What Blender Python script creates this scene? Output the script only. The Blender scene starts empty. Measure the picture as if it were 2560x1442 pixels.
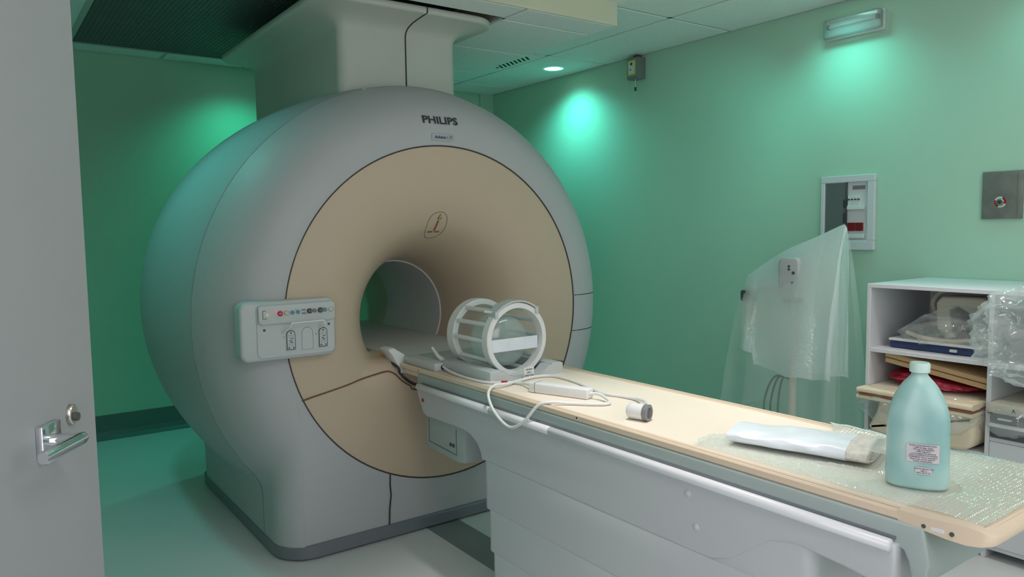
import bpy, bmesh, math, random
from mathutils import Vector, Matrix, noise
random.seed(4)
PI = math.pi
S = bpy.context.scene
COL = S.collection

# ------------------------------------------------------------------ camera
cam = bpy.data.cameras.new('camera'); co = bpy.data.objects.new('camera', cam); COL.objects.link(co)
cam.sensor_width = 36.0; cam.lens = 36.0 * 1883.0 / 2560.0; cam.clip_start = 0.02
M = (Matrix.Rotation(-0.6235, 3, 'Z') @ Matrix.Rotation(PI / 2, 3, 'X')
     @ Matrix.Rotation(-0.0814, 3, 'X') @ Matrix.Rotation(-0.0144, 3, 'Z'))
co.matrix_world = Matrix.Translation((0, 0, 1.41)) @ M.to_4x4()
S.camera = co

# ------------------------------------------------------------------ world, light, exposure
w = bpy.data.worlds.new('world'); S.world = w; w.use_nodes = True
w.node_tree.nodes['Background'].inputs[0].default_value = (0.8, 0.9, 0.9, 1)
w.node_tree.nodes['Background'].inputs[1].default_value = 0.02
S.view_settings.view_transform = 'Standard'; S.view_settings.look = 'None'
S.view_settings.gamma = 1.0; S.view_settings.use_curve_mapping = False
S.view_settings.exposure = 0.09

TEAL = (0.15, 1.0, 0.86)
GREEN = (0.06, 1.0, 0.62)
NEUT = (1.0, 0.92, 0.89)
COOL = (1.0, 0.93, 0.99)

def spot(name, loc, tgt, power, color, size, blend=0.8, radius=0.05):
    l = bpy.data.lights.new(name, 'SPOT'); l.energy = power; l.color = color
    l.spot_size = math.radians(size); l.spot_blend = blend; l.shadow_soft_size = radius
    o = bpy.data.objects.new(name, l); COL.objects.link(o); o.location = loc
    o.rotation_euler = (Vector(tgt) - Vector(loc)).to_track_quat('-Z', 'Y').to_euler()
    return o

def area(name, loc, sx, sy, power, color, tgt=None, spread=180):
    l = bpy.data.lights.new(name, 'AREA'); l.shape = 'RECTANGLE'; l.size = sx; l.size_y = sy
    l.energy = power; l.color = color; l.spread = math.radians(spread)
    o = bpy.data.objects.new(name, l); COL.objects.link(o); o.location = loc
    t = Vector(tgt) if tgt else Vector(loc) - Vector((0, 0, 1))
    o.rotation_euler = (t - Vector(loc)).to_track_quat('-Z', 'Y').to_euler()
    return o

ZC = 2.61          # ceiling height
XR = 3.955         # right wall
XL = -0.30         # left wall
YB = 5.77          # back wall
YF = -0.60         # front wall
# teal downlights along the right wall and round the scanner
TEAL_LAMPS = [(3.70, 4.56, 34, 146, TEAL), (3.70, 2.30, 15, 142, TEAL), (3.70, 1.28, 6, 142, TEAL), (1.64, 5.40, 20, 135, GREEN), (0.40, 3.75, 25, 145, TEAL), (3.20, 2.36, 15, 80, TEAL)]
for i, (x, y, p, a, c) in enumerate(TEAL_LAMPS):      # the last is an added unseen downlight, aimed to brighten the wall
    spot('teal_lamp_light', (x, y, ZC - 0.03), (x, y, 0) if i < 5 else (3.95, 3.55, 1.55), p, c, a, 0.9, 0.08)
# neutral white: one downlight over the table, the luminaires of the entrance half, an added window-shaped fill panel and the open doorway
spot('table_lamp_light', (1.68, 1.70, ZC - 0.03), (1.75, 1.70, 0), 95, NEUT, 58, 0.9, 0.06)
spot('side_lamp_light', (2.85, 1.45, ZC - 0.03), (2.9, 1.45, 0), 48, NEUT, 66, 0.9, 0.06)
area('entrance_luminaire_light', (0.75, 0.15, ZC - 0.03), 1.1, 0.5, 2.5, COOL)
area('side_luminaire_light', (2.9, 0.30, ZC - 0.03), 1.1, 0.5, 1.2, COOL)
area('fill_light', (1.75, YF + 0.03, 1.45), 1.7, 1.0, 7, COOL, (1.75, 3.0, 1.45))
area('doorway_light', (XL + 0.02, 0.32, 1.15), 0.85, 1.7, 14, COOL, (1.7, 1.1, 1.15))

# ------------------------------------------------------------------ materials
def mat(name, col, rough=0.5, metal=0.0, nscale=None, namt=0.06, bump=0.0, bscale=200.0, spec=0.5, coat=0.0):
    m = bpy.data.materials.new(name); m.use_nodes = True
    nt = m.node_tree; b = nt.nodes['Principled BSDF']
    b.inputs['Roughness'].default_value = rough; b.inputs['Metallic'].default_value = metal
    b.inputs['Specular IOR Level'].default_value = spec; b.inputs['Coat Weight'].default_value = coat
    b.inputs['Base Color'].default_value = (*col, 1)
    tc = nt.nodes.new('ShaderNodeTexCoord')
    if nscale:
        n = nt.nodes.new('ShaderNodeTexNoise'); n.inputs['Scale'].default_value = nscale; n.inputs['Detail'].default_value = 4
        r = nt.nodes.new('ShaderNodeValToRGB')
        r.color_ramp.elements[0].position = 0.3; r.color_ramp.elements[1].position = 0.7
        r.color_ramp.elements[0].color = (*[c * (1 - namt) for c in col], 1)
        r.color_ramp.elements[1].color = (*[min(1, c * (1 + namt)) for c in col], 1)
        nt.links.new(tc.outputs['Object'], n.inputs['Vector']); nt.links.new(n.outputs['Fac'], r.inputs['Fac'])
        nt.links.new(r.outputs['Color'], b.inputs['Base Color'])
    if bump:
        n2 = nt.nodes.new('ShaderNodeTexNoise'); n2.inputs['Scale'].default_value = bscale
        bp = nt.nodes.new('ShaderNodeBump'); bp.inputs['Strength'].default_value = bump; bp.inputs['Distance'].default_value = 0.002
        nt.links.new(tc.outputs['Object'], n2.inputs['Vector']); nt.links.new(n2.outputs['Fac'], bp.inputs['Height'])
        nt.links.new(bp.outputs['Normal'], b.inputs['Normal'])
    return m

def emit(name, col, s):
    m = bpy.data.materials.new(name); m.use_nodes = True; nt = m.node_tree
    nt.nodes.remove(nt.nodes['Principled BSDF'])
    e = nt.nodes.new('ShaderNodeEmission'); e.inputs[0].default_value = (*col, 1); e.inputs[1].default_value = s
    nt.links.new(e.outputs[0], nt.nodes['Material Output'].inputs[0])
    return m

def film(name, col, clear, rough=0.2, bscale=60.0, bump=0.6, cells=False, ior=1.5, gloss=None, thin=0.35):
    """thin plastic film: part see-through, part milky scatter, part gloss, with bubbles or crumple in the relief"""
    m = bpy.data.materials.new(name); m.use_nodes = True; nt = m.node_tree
    nt.nodes.remove(nt.nodes['Principled BSDF'])
    tr = nt.nodes.new('ShaderNodeBsdfTransparent'); tr.inputs[0].default_value = (0.97, 0.99, 0.99, 1)
    df = nt.nodes.new('ShaderNodeBsdfDiffuse'); df.inputs[0].default_value = (*col, 1)
    tl = nt.nodes.new('ShaderNodeBsdfTranslucent'); tl.inputs[0].default_value = (*col, 1)
    gl = nt.nodes.new('ShaderNodeBsdfGlossy'); gl.inputs[0].default_value = (1, 1, 1, 1); gl.inputs['Roughness'].default_value = rough
    a = nt.nodes.new('ShaderNodeMixShader'); a.inputs[0].default_value = thin
    nt.links.new(df.outputs[0], a.inputs[1]); nt.links.new(tl.outputs[0], a.inputs[2])
    b = nt.nodes.new('ShaderNodeMixShader'); fr = nt.nodes.new('ShaderNodeFresnel'); fr.inputs[0].default_value = ior
    nt.links.new(fr.outputs[0], b.inputs[0]); nt.links.new(a.outputs[0], b.inputs[1]); nt.links.new(gl.outputs[0], b.inputs[2])
    c = nt.nodes.new('ShaderNodeMixShader'); c.inputs[0].default_value = clear
    nt.links.new(b.outputs[0], c.inputs[1]); nt.links.new(tr.outputs[0], c.inputs[2])
    d = nt.nodes.new('ShaderNodeMixShader')      # the gloss lies on the clear part too
    nt.links.new(fr.outputs[0], d.inputs[0]); nt.links.new(c.outputs[0], d.inputs[1]); nt.links.new(gl.outputs[0], d.inputs[2])
    if gloss is not None:
        for q in (b, d):
            for l in list(q.inputs[0].links): nt.links.remove(l)
            q.inputs[0].default_value = gloss
    tc = nt.nodes.new('ShaderNodeTexCoord')
    tx = nt.nodes.new('ShaderNodeTexVoronoi' if cells else 'ShaderNodeTexNoise'); tx.inputs['Scale'].default_value = bscale
    bp = nt.nodes.new('ShaderNodeBump'); bp.inputs['Strength'].default_value = bump; bp.inputs['Distance'].default_value = 0.006
    nt.links.new(tc.outputs['Object'], tx.inputs['Vector']); nt.links.new(tx.outputs[0], bp.inputs['Height'])
    for s in (df, tl, gl): nt.links.new(bp.outputs['Normal'], s.inputs['Normal'])
    nt.links.new(bp.outputs['Normal'], fr.inputs['Normal'])
    nt.links.new(d.outputs[0], nt.nodes['Material Output'].inputs[0])
    return m

def clearmat(name, col, clear=0.75, rough=0.08, ior=1.5, gloss=None):
    return film(name, col, clear, rough, 20.0, 0.05, False, ior, gloss)

MT = dict(
    wall=mat('wall_paint', (0.44, 0.66, 0.52), 0.65, nscale=1.2, namt=0.02, bump=0.08, bscale=350),
    wallback=mat('wall_paint_back', (0.44, 0.66, 0.52), 0.65, nscale=1.2, namt=0.02, bump=0.08, bscale=350),
    floor=mat('vinyl_floor', (0.62, 0.64, 0.64), 0.38, nscale=3.0, namt=0.02),
    stripe=mat('vinyl_stripe', (0.20, 0.23, 0.23), 0.40, nscale=4.0, namt=0.05),
    coved=mat('coved_skirting', (0.13, 0.18, 0.17), 0.45, nscale=4.0, namt=0.05),
    tile=mat('ceiling_tile', (0.86, 0.87, 0.86), 0.9, nscale=60, namt=0.03, bump=0.25, bscale=140),
    grid=mat('ceiling_grid', (0.50, 0.53, 0.52), 0.5, nscale=5, namt=0.03),
    dark=mat('dark_metal_panel', (0.12, 0.13, 0.14), 0.55, 0.2, nscale=30, namt=0.12, bump=0.4, bscale=260),
    black=mat('black_void', (0.008, 0.008, 0.009), 0.8),
    soffit=mat('soffit_paint', (0.74, 0.72, 0.56), 0.7, nscale=3, namt=0.02),
    shell=mat('scanner_grey', (0.44, 0.45, 0.465), 0.55, 0.0, nscale=2.5, namt=0.015),
    turret=mat('turret_white', (0.56, 0.57, 0.53), 0.55, nscale=3, namt=0.02),
    cream=mat('scanner_cream', (0.545, 0.43, 0.322), 0.5, nscale=3, namt=0.015),
    bandm=mat('base_band', (0.20, 0.22, 0.25), 0.35, 0.3, nscale=8, namt=0.04),
    seam=mat('seam_dark', (0.045, 0.04, 0.04), 0.7),
    seamgap=mat('seam_gap', (0.08, 0.07, 0.065), 0.7),
    seamb=mat('seam_brown', (0.16, 0.075, 0.045), 0.7),
    seaml=mat('seam_light', (0.50, 0.53, 0.53), 0.5),
    liner=mat('bore_liner', (0.54, 0.55, 0.54), 0.5, nscale=3, namt=0.03),
    ink=mat('print_ink', (0.03, 0.035, 0.05), 0.6),
    inkg=mat('print_grey', (0.10, 0.10, 0.10), 0.6),
    plate=mat('type_plate', (0.38, 0.41, 0.45), 0.45, 0.0),
    panel=mat('panel_white', (0.50, 0.53, 0.54), 0.45, nscale=6, namt=0.015),
    white=mat('white_plastic', (0.72, 0.73, 0.73), 0.4, nscale=8, namt=0.01),
    table=mat('table_grey', (0.53, 0.54, 0.565), 0.42, nscale=3, namt=0.015, coat=0.08),
    liplit=mat('lip_highlight', (0.74, 0.75, 0.78), 0.28, nscale=5, namt=0.01, coat=0.3),  # highlight on the body's rounded top lip, put into a whiter colour
    carr=mat('carriage_green_grey', (0.37, 0.43, 0.42), 0.5, nscale=4, namt=0.02),
    top=mat('tabletop_cream', (0.84, 0.74, 0.63), 0.42, nscale=4, namt=0.015),
    edge=mat('tabletop_edge', (0.70, 0.56, 0.43), 0.45, nscale=4, namt=0.02),
    red=mat('red_button', (0.42, 0.01, 0.02), 0.35),
    redd=mat('dark_red_switch', (0.20, 0.004, 0.006), 0.4),
    teal=mat('teal_button', (0.10, 0.30, 0.32), 0.4),
    grey=mat('grey_button', (0.20, 0.21, 0.22), 0.4),
    dgrey=mat('dark_grey', (0.07, 0.075, 0.08), 0.5),
    chrome=mat('chrome', (0.75, 0.76, 0.80), 0.12, 1.0, nscale=20, namt=0.02),
    nickel=mat('nickel', (0.52, 0.50, 0.46), 0.3, 1.0, nscale=30, namt=0.05),
    steel=mat('brushed_steel', (0.21, 0.21, 0.20), 0.42, 0.3, nscale=14, namt=0.15),
    door=mat('door_laminate', (0.31, 0.325, 0.335), 0.5, nscale=5, namt=0.012),
    yellow=mat('yellow_label', (0.55, 0.45, 0.05), 0.5),
    orange=mat('warning_orange', (0.50, 0.27, 0.05), 0.5),
    cab=mat('cabinet_white', (0.66, 0.67, 0.70), 0.5, nscale=4, namt=0.012),
    pad=mat('cream_foam', (0.78, 0.66, 0.48), 0.6, nscale=12, namt=0.03),
    brown=mat('brown_strap', (0.26, 0.09, 0.06), 0.6),
    tan=mat('tan_board', (0.58, 0.38, 0.20), 0.55, nscale=10, namt=0.06),
    beige=mat('beige_plastic', (0.60, 0.56, 0.46), 0.45, nscale=8, namt=0.02),
    blue=mat('navy_plastic', (0.03, 0.05, 0.14), 0.4),
    redbag=mat('red_bag_cloth', (0.42, 0.03, 0.06), 0.4, nscale=14, namt=0.2, bump=0.6, bscale=30),
    wrapw=mat('white_sheeting', (0.72, 0.78, 0.84), 0.35, nscale=14, namt=0.05, bump=0.5, bscale=45),
    wrapg=mat('sheeting_edge', (0.62, 0.60, 0.54), 0.6, nscale=60, namt=0.15),
    label=mat('paper_label', (0.55, 0.52, 0.56), 0.6),
    smoke=clearmat('smoked_glass', (0.13, 0.22, 0.20), 0.72, 0.15),
    acryl=clearmat('clear_acrylic', (0.80, 0.92, 0.92), 0.93, 0.05, gloss=0.03),
    water=clearmat('blue_water', (0.78, 0.93, 0.92), 0.66, 0.1, gloss=0.05),
    lampcover=clearmat('lamp_cover', (0.85, 0.92, 0.90), 0.72, 0.12),
    reflector=mat('lamp_reflector', (0.72, 0.78, 0.75), 0.3, 0.3, nscale=10, namt=0.04),
    bubble=film('bubble_wrap', (0.86, 0.96, 0.92), 0.62, 0.08, 40, 0.10, False, gloss=0.15),
    drape=film('drape_wrap', (0.92, 0.98, 0.97), 0.30, 0.22, 55, 0.25, True, gloss=0.05, thin=0.5),
    drape2=film('drape_thin', (0.92, 0.98, 0.97), 0.74, 0.25, 25, 0.15, gloss=0.04, thin=0.5),
    bag=film('clear_bag', (0.94, 0.97, 0.97), 0.76, 0.07, 14, 0.45, gloss=0.11),
    teallamp=emit('teal_lamp_face', (0.62, 1.0, 0.88), 5.0),
    tealrim=emit('teal_rim_glow', (0.10, 0.62, 0.45), 0.8),  # lamp light falling on the trim ring, put in as emission
    whitelamp=emit('white_lamp_face', NEUT, 5.0),
    fillglow=emit('fill_glow', (0.95, 0.95, 1.0), 0.8),
    ledred=emit('led_red', (1.0, 0.03, 0.10), 2.0),
)
# milky blue bottle: translucent body
def milky(name, col, depthcol):
    m = bpy.data.materials.new(name); m.use_nodes = True; b = m.node_tree.nodes['Principled BSDF']
    nt = m.node_tree
    b.inputs['Roughness'].default_value = 0.28; b.inputs['Base Color'].default_value = (*col, 1)
    b.inputs['Subsurface Weight'].default_value = 0.6; b.inputs['Subsurface Radius'].default_value = (0.03, 0.06, 0.06)
    b.inputs['Subsurface Scale'].default_value = 0.6
    tc = nt.nodes.new('ShaderNodeTexCoord'); n = nt.nodes.new('ShaderNodeTexNoise'); n.inputs['Scale'].default_value = 9
    r = nt.nodes.new('ShaderNodeValToRGB'); r.color_ramp.elements[0].color = (*depthcol, 1); r.color_ramp.elements[1].color = (*col, 1)
    r.color_ramp.elements[0].position = 0.35; r.color_ramp.elements[1].position = 0.6
    nt.links.new(tc.outputs['Object'], n.inputs['Vector']); nt.links.new(n.outputs['Fac'], r.inputs[0]); nt.links.new(r.outputs[0], b.inputs['Base Color'])
    return m
MT['bottle'] = milky('milky_blue_plastic', (0.40, 0.60, 0.57), (0.29, 0.49, 0.49))
MT['cap'] = mat('bottle_cap', (0.50, 0.68, 0.64), 0.4)

# ------------------------------------------------------------------ builders
OFF = {}
def thing(name, label, cat, loc=(0, 0, 0), group=None, kind=None):
    o = bpy.data.objects.new(name, None); COL.objects.link(o); o.location = loc; o.empty_display_size = 0.1
    o['label'] = label
    if cat: o['category'] = cat
    if group: o['group'] = group
    if kind: o['kind'] = kind
    OFF[o] = Vector(loc)
    return o

def obj(name, bm, m, parent=None, smooth=None, label=None, cat=None, loc=None, kind=None, group=None):
    """link a bmesh (in world coordinates) as one object; smooth = auto-smooth angle in degrees"""
    me = bpy.data.meshes.new(name)
    off = OFF[parent] if parent else Vector(loc or (0, 0, 0))
    if off.length: bmesh.ops.translate(bm, verts=bm.verts, vec=-off)
    if smooth is not None:
        bm.normal_update()
        for f in bm.faces: f.smooth = True
        lim = math.radians(smooth)
        for e in bm.edges:
            if len(e.link_faces) == 2 and e.calc_face_angle(0) > lim: e.smooth = False
    bm.to_mesh(me); bm.free()
    me.materials.append(m)
    o = bpy.data.objects.new(name, me); COL.objects.link(o)
    if parent: o.parent = parent
    else: o.location = off
    OFF[o] = off
    if label: o['label'] = label
    if cat: o['category'] = cat
    if kind: o['kind'] = kind
    if group: o['group'] = group
    return o

def B(): return bmesh.new()

def box(bm, lo, hi, bev=0.0, seg=2, rot=None):
    lo = Vector(lo); hi = Vector(hi); t = bmesh.new()
    bmesh.ops.create_cube(t, size=1.0)
    d = hi - lo; c = (lo + hi) / 2
    for v in t.verts: v.co = Vector((v.co.x * d.x, v.co.y * d.y, v.co.z * d.z))
    if bev: bmesh.ops.bevel(t, geom=t.edges[:], offset=min(bev, min(d) * 0.49), segments=seg, affect='EDGES', profile=0.5)
    if rot is not None: bmesh.ops.transform(t, matrix=rot.to_4x4(), verts=t.verts)
    bmesh.ops.translate(t, verts=t.verts, vec=c)
    join(bm, t); return bm

def join(bm, t):
    me = bpy.data.meshes.new('tmp'); t.to_mesh(me); t.free(); bm.from_mesh(me); bpy.data.meshes.remove(me)

def crom(pts, n, closed=False):
    P = [Vector(p) for p in pts]; out = []; N = len(P)
    rng = N if closed else N - 1
    for i in range(rng):
        p0 = P[(i - 1) % N] if closed or i > 0 else P[0] * 2 - P[1]
        p1 = P[i]; p2 = P[(i + 1) % N]
        p3 = P[(i + 2) % N] if closed or i + 2 < N else P[-1] * 2 - P[-2]
        for k in range(n):
            t = k / n
            out.append(0.5 * ((2 * p1) + (p2 - p0) * t + (2 * p0 - 5 * p1 + 4 * p2 - p3) * t * t + (3 * p1 - p0 - 3 * p2 + p3) * t ** 3))
    if not closed: out.append(P[-1].copy())
    return out

def tube(bm, pts, r, seg=8, closed=False, flat=None):
    P = [Vector(p) for p in pts]; N = len(P); rings = []
    up = Vector((0, 0, 1))
    prev = None
    for i in range(N):
        a = P[(i - 1) % N] if closed or i > 0 else P[i]; b = P[(i + 1) % N] if closed or i < N - 1 else P[i]
        t = (b - a).normalized() if (b - a).length > 1e-9 else Vector((1, 0, 0))
        if prev is None:
            u = t.cross(up) if abs(t.z) < 0.95 else t.cross(Vector((1, 0, 0)))
        else: u = prev - t * prev.dot(t)
        u.normalize(); prev = u; v = t.cross(u)
        rr = r(i / max(1, N - 1)) if callable(r) else r
        rings.append([bm.verts.new(P[i] + (u * math.cos(2 * PI * k / seg) + v * math.sin(2 * PI * k / seg)) * rr) for k in range(seg)])
    for i in range(N if closed else N - 1):
        A_, B_ = rings[i], rings[(i + 1) % N]
        for k in range(seg):
            bm.faces.new((A_[k], A_[(k + 1) % seg], B_[(k + 1) % seg], B_[k]))
    if not closed:
        bm.faces.new(rings[0][::-1]); bm.faces.new(rings[-1])
    return bm

def loft(bm, rings, closed=True, cap=(False, False)):
    R = [[bm.verts.new(p) for p in r] for r in rings]
    n = len(R[0])
    for i in range(len(R) - 1):
        for k in range(n if closed else n - 1):
            q = (R[i][k], R[i][(k + 1) % n], R[i + 1][(k + 1) % n], R[i + 1][k])
            try: bm.faces.new(q)
            except ValueError: pass
    if cap[0]: bm.faces.new(R[0][::-1])
    if cap[1]: bm.faces.new(R[-1])
    return R

def circle(c, r, ax='Y', n=32, ry=None, a0=0.0):
    out = []; ry = ry or r
    for k in range(n):
        a = a0 + 2 * PI * k / n; u, v = r * math.cos(a), ry * math.sin(a)
        out.append(Vector((c[0] + u, c[1], c[2] + v)) if ax == 'Y' else
                   Vector((c[0], c[1] + u, c[2] + v)) if ax == 'X' else Vector((c[0] + u, c[1] + v, c[2])))
    return out

def disc(bm, c, r, h, ax='Y', n=24, bev=0.0):
    """short cylinder starting at c, running h along the axis"""
    d = {'X': Vector((1, 0, 0)), 'Y': Vector((0, 1, 0)), 'Z': Vector((0, 0, 1))}[ax]; c = Vector(c)
    b = bev
    rings = [circle(c, r, ax, n)]
    if b: rings += [circle(c + d * (h - math.copysign(b, h)), r, ax, n), circle(c + d * h, r - b, ax, n)]
    else: rings += [circle(c + d * h, r, ax, n)]
    loft(bm, rings, True, (True, True)); bmesh.ops.recalc_face_normals(bm, faces=bm.faces)
    return bm

def extrude(bm, poly, ax, a, b, bev=0.0, seg=2):
    """polygon (2-D) extruded along the axis between a and b"""
    t = bmesh.new()
    mk = {'X': lambda p, s: (s, p[0], p[1]), 'Y': lambda p, s: (p[0], s, p[1]), 'Z': lambda p, s: (p[0], p[1], s)}[ax]
    A_ = [t.verts.new(mk(p, a)) for p in poly]; B_ = [t.verts.new(mk(p, b)) for p in poly]
    f1 = t.faces.new(A_); f2 = t.faces.new(B_[::-1])
    for i in range(len(poly)): t.faces.new((A_[i], B_[i], B_[(i + 1) % len(poly)], A_[(i + 1) % len(poly)]))
    bmesh.ops.recalc_face_normals(t, faces=t.faces)
    if bev:
        es = [e for e in t.edges if any(f in (f1, f2) for f in e.link_faces)]
        bmesh.ops.bevel(t, geom=es, offset=bev, segments=seg, affect='EDGES', profile=0.5)
    join(bm, t); return bm

def rrect(x0, y0, x1, y1, r, n=5):
    out = []
    for cx_, cy_, a in ((x1 - r, y1 - r, 0), (x0 + r, y1 - r, PI / 2), (x0 + r, y0 + r, PI), (x1 - r, y0 + r, 1.5 * PI)):
        for k in range(n + 1):
            t = a + PI / 2 * k / n; out.append((cx_ + r * math.cos(t), cy_ + r * math.sin(t)))
    return out

def text_bm(body, size, place, bold=0.0, sx=1.0, thick=0.0):
    """flat lettering, centred; place(u, v) -> world point"""
    cu = bpy.data.curves.new('lettering', 'FONT'); cu.body = body; cu.size = size; cu.offset = bold * size
    cu.align_x = 'CENTER'; cu.align_y = 'CENTER'; cu.resolution_u = 3
    o = bpy.data.objects.new('lettering', cu); COL.objects.link(o)
    dg = bpy.context.evaluated_depsgraph_get(); dg.update()
    me = bpy.data.meshes.new_from_object(o.evaluated_get(dg))
    bpy.data.objects.remove(o); bpy.data.curves.remove(cu)
    bm = bmesh.new(); bm.from_mesh(me); bpy.data.meshes.remove(me)
    for v in bm.verts: v.co = Vector(place(v.co.x * sx, v.co.y))
    return bm

def noise3(p, s): return noise.noise(Vector(p) * s)

def scatter_rot(n): return Matrix.Rotation(n, 3, 'Z')

# ------------------------------------------------------------------ setting
bm = B(); box(bm, (XL - 1.2, YF, -0.1), (XR + 0.1, YB + 0.1, 0))
fl = obj('floor', bm, MT['floor'], kind='structure', label='pale vinyl floor')
bm = B(); box(bm, (1.675, 0.3, -0.002), (1.85, 3.3, 0.0012))
obj('floor_stripe', bm, MT['stripe'], fl, label='dark grey strip inlaid in the floor')
bm = B(); box(bm, (XL - 0.1, YB, 0), (XR + 0.1, YB + 0.1, 2.8)); obj('wall_back', bm, MT['wallback'], kind='structure')
bm = B(); box(bm, (XR, YF, 0), (XR + 0.1, YB, 2.8)); obj('wall_right', bm, MT['wall'], kind='structure')
bm = B(); box(bm, (XL - 1.2, YF - 0.1, 0), (XR + 0.1, YF, 2.8)); obj('wall_front', bm, MT['wall'], kind='structure')
bm = B(); box(bm, (XL - 0.1, 0.79, 0), (XL, YB, 2.8)); box(bm, (XL - 0.1, YF, 0), (XL, -0.14, 2.8)); box(bm, (XL - 0.1, -0.14, 2.08), (XL, 0.79, 2.8))
obj('wall_left', bm, MT['wall'], kind='structure')
bm = B(); box(bm, (XL - 1.2, YF, 2.5), (XL - 0.1, 1.5, 2.6)); box(bm, (XL - 1.3, YF, 0), (XL - 1.2, 1.5, 2.6)); box(bm, (XL - 1.2, 1.5, 0), (XL - 0.1, 1.6, 2.6))
obj('wall_corridor', bm, MT['cab'], kind='structure')

bm = B()  # added unseen frame and glowing pane, fill light from the front
for lo, hi in (((0.85, 0.90), (2.65, 0.95)), ((0.85, 1.95), (2.65, 2.0)), ((0.85, 0.95), (0.90, 1.95)), ((2.60, 0.95), (2.65, 1.95))): box(bm, (lo[0], YF, lo[1]), (hi[0], YF + 0.025, hi[1]), 0.003)
wn = obj('fill_panel_1', bm, MT['white'], kind='structure', label='added glowing window-shaped fill panel in the wall behind the camera')
bm = B(); box(bm, (0.895, YF, 0.945), (2.605, YF + 0.008, 1.955)); obj('fill_pane', bm, MT['fillglow'], wn)

def coved(y0, y1, along, base, sign):
    """coved skirting profile, swept along X (back wall) or Y (right, left wall)"""
    prof = [(0, 0.163), (0.006, 0.163), (0.008, 0.05), (0.018, 0.02), (0.045, 0.004), (0.06, 0.001), (0.0, 0.0)]
    bm = B()
    if along == 'X': rr = [[Vector((x, base + sign * d, z)) for d, z in prof] for x in (y0, y1)]
    else: rr = [[Vector((base + sign * d, y, z)) for d, z in prof] for y in (y0, y1)]
    loft(bm, rr, True, (True, True)); bmesh.ops.recalc_face_normals(bm, faces=bm.faces)
    return bm
obj('baseboard_back', coved(XL, XR, 'X', YB, -1), MT['coved'], kind='structure')
obj('baseboard_right', coved(YF, YB, 'Y', XR, -1), MT['coved'], kind='structure')
obj('baseboard_left', coved(0.80, YB, 'Y', XL, 1), MT['coved'], kind='structure')

# suspended ceiling: slab, mineral tiles in a bar grid, dark metal panels left of the scanner column
bm = B(); box(bm, (XL - 0.1, YF, ZC + 0.06), (XR + 0.1, YB + 0.1, ZC + 0.16))
ceil = obj('ceiling', bm, MT['black'], kind='structure', label='suspended ceiling of pale mineral tiles')
XT = [XL, 0.0, 0.60, 1.16, 1.72, 2.28, 2.84, 3.40, XR]
YT = [YF, 0.85, 1.98, 3.11, 4.25, 5.39, YB]
g = 0.011
DX0, DX1, DY0, DY1 = 0.60, 2.28, 2.95, 5.52      # the dark field
SX0, SX1, SY0 = 2.33, 2.93, 3.06                 # the lowered strip
gb = B()
def hid(x0, x1, y0, y1):
    return x0 >= SX0 - 0.06 and x1 <= SX1 + 0.0 and y0 >= SY0
for i in range(len(XT) - 1):
    for j in range(len(YT) - 1):
        x0, x1, y0, y1 = XT[i], XT[i + 1], YT[j], YT[j + 1]
        if x0 >= DX0 - 0.01 and x1 <= DX1 + 0.01:
            if y0 >= DY0 and y1 <= DY1: continue
            if y0 < DY0 < y1: y1 = DY0
            if y0 < DY1 < y1: y0 = DY1
        if y1 - y0 < 0.05: continue
        if hid(x0, x1, y0, y1): continue
        bm = B(); box(bm, (x0 + g, y0 + g, ZC), (x1 - g, y1 - g, ZC + 0.018), 0.003, 1)
        obj('ceiling_tile', bm, MT['tile'], ceil)
for x in XT[1:-1]:
    if DX0 + 0.01 < x < DX1 - 0.01:
        box(gb, (x - 0.012, YF, ZC + 0.004), (x + 0.012, DY0, ZC + 0.03)); box(gb, (x - 0.012, DY1, ZC + 0.004), (x + 0.012, YB, ZC + 0.03))
    elif x == 2.84: box(gb, (x - 0.012, YF, ZC + 0.004), (x + 0.012, SY0, ZC + 0.03))
    else: box(gb, (x - 0.012, YF, ZC + 0.004), (x + 0.012, YB, ZC + 0.03))
for y in YT[1:-1]:
    for (a, b) in ((XL, DX0), (DX1, XR)) if DY0 < y < DY1 else ((XL, XR),):
        box(gb, (a, y - 0.012, ZC + 0.004), (b, y + 0.012, ZC + 0.03))
box(gb, (DX0 - 0.03, DY0 - 0.03, ZC - 0.004), (DX0 + 0.0, DY1 + 0.03, ZC + 0.03)); box(gb, (DX0 - 0.03, DY1, ZC - 0.004), (DX1, DY1 + 0.03, ZC + 0.03))
obj('grid_bar', gb, MT['grid'], ceil, kind='stuff', label='metal bars of the ceiling grid')
for y0, y1 in ((2.96, 3.14), (3.15, 4.008), (4.016, 4.878), (4.89, 5.515)):
    bm = B(); box(bm, (DX0 + 0.002, y0, ZC + 0.0), (DX1 - 0.01, y1, ZC + 0.014), 0.002, 1)
    n = int((DX1 - DX0) / 0.024)
    for k in range(n):   # fine ribs of the panel
        x = DX0 + 0.012 + k * 0.024
        box(bm, (x - 0.0025, y0 + 0.006, ZC - 0.0025), (x + 0.0025, y1 - 0.006, ZC + 0.002))
    obj('metal_ceiling_panel', bm, MT['dark'], ceil, label='dark ribbed metal ceiling panel')
    bm = B(); box(bm, (DX0, y1 + 0.001, ZC - 0.002), (DX1, y1 + 0.006, ZC + 0.01)); obj('panel_joint', bm, MT['bandm'], ceil)
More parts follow.
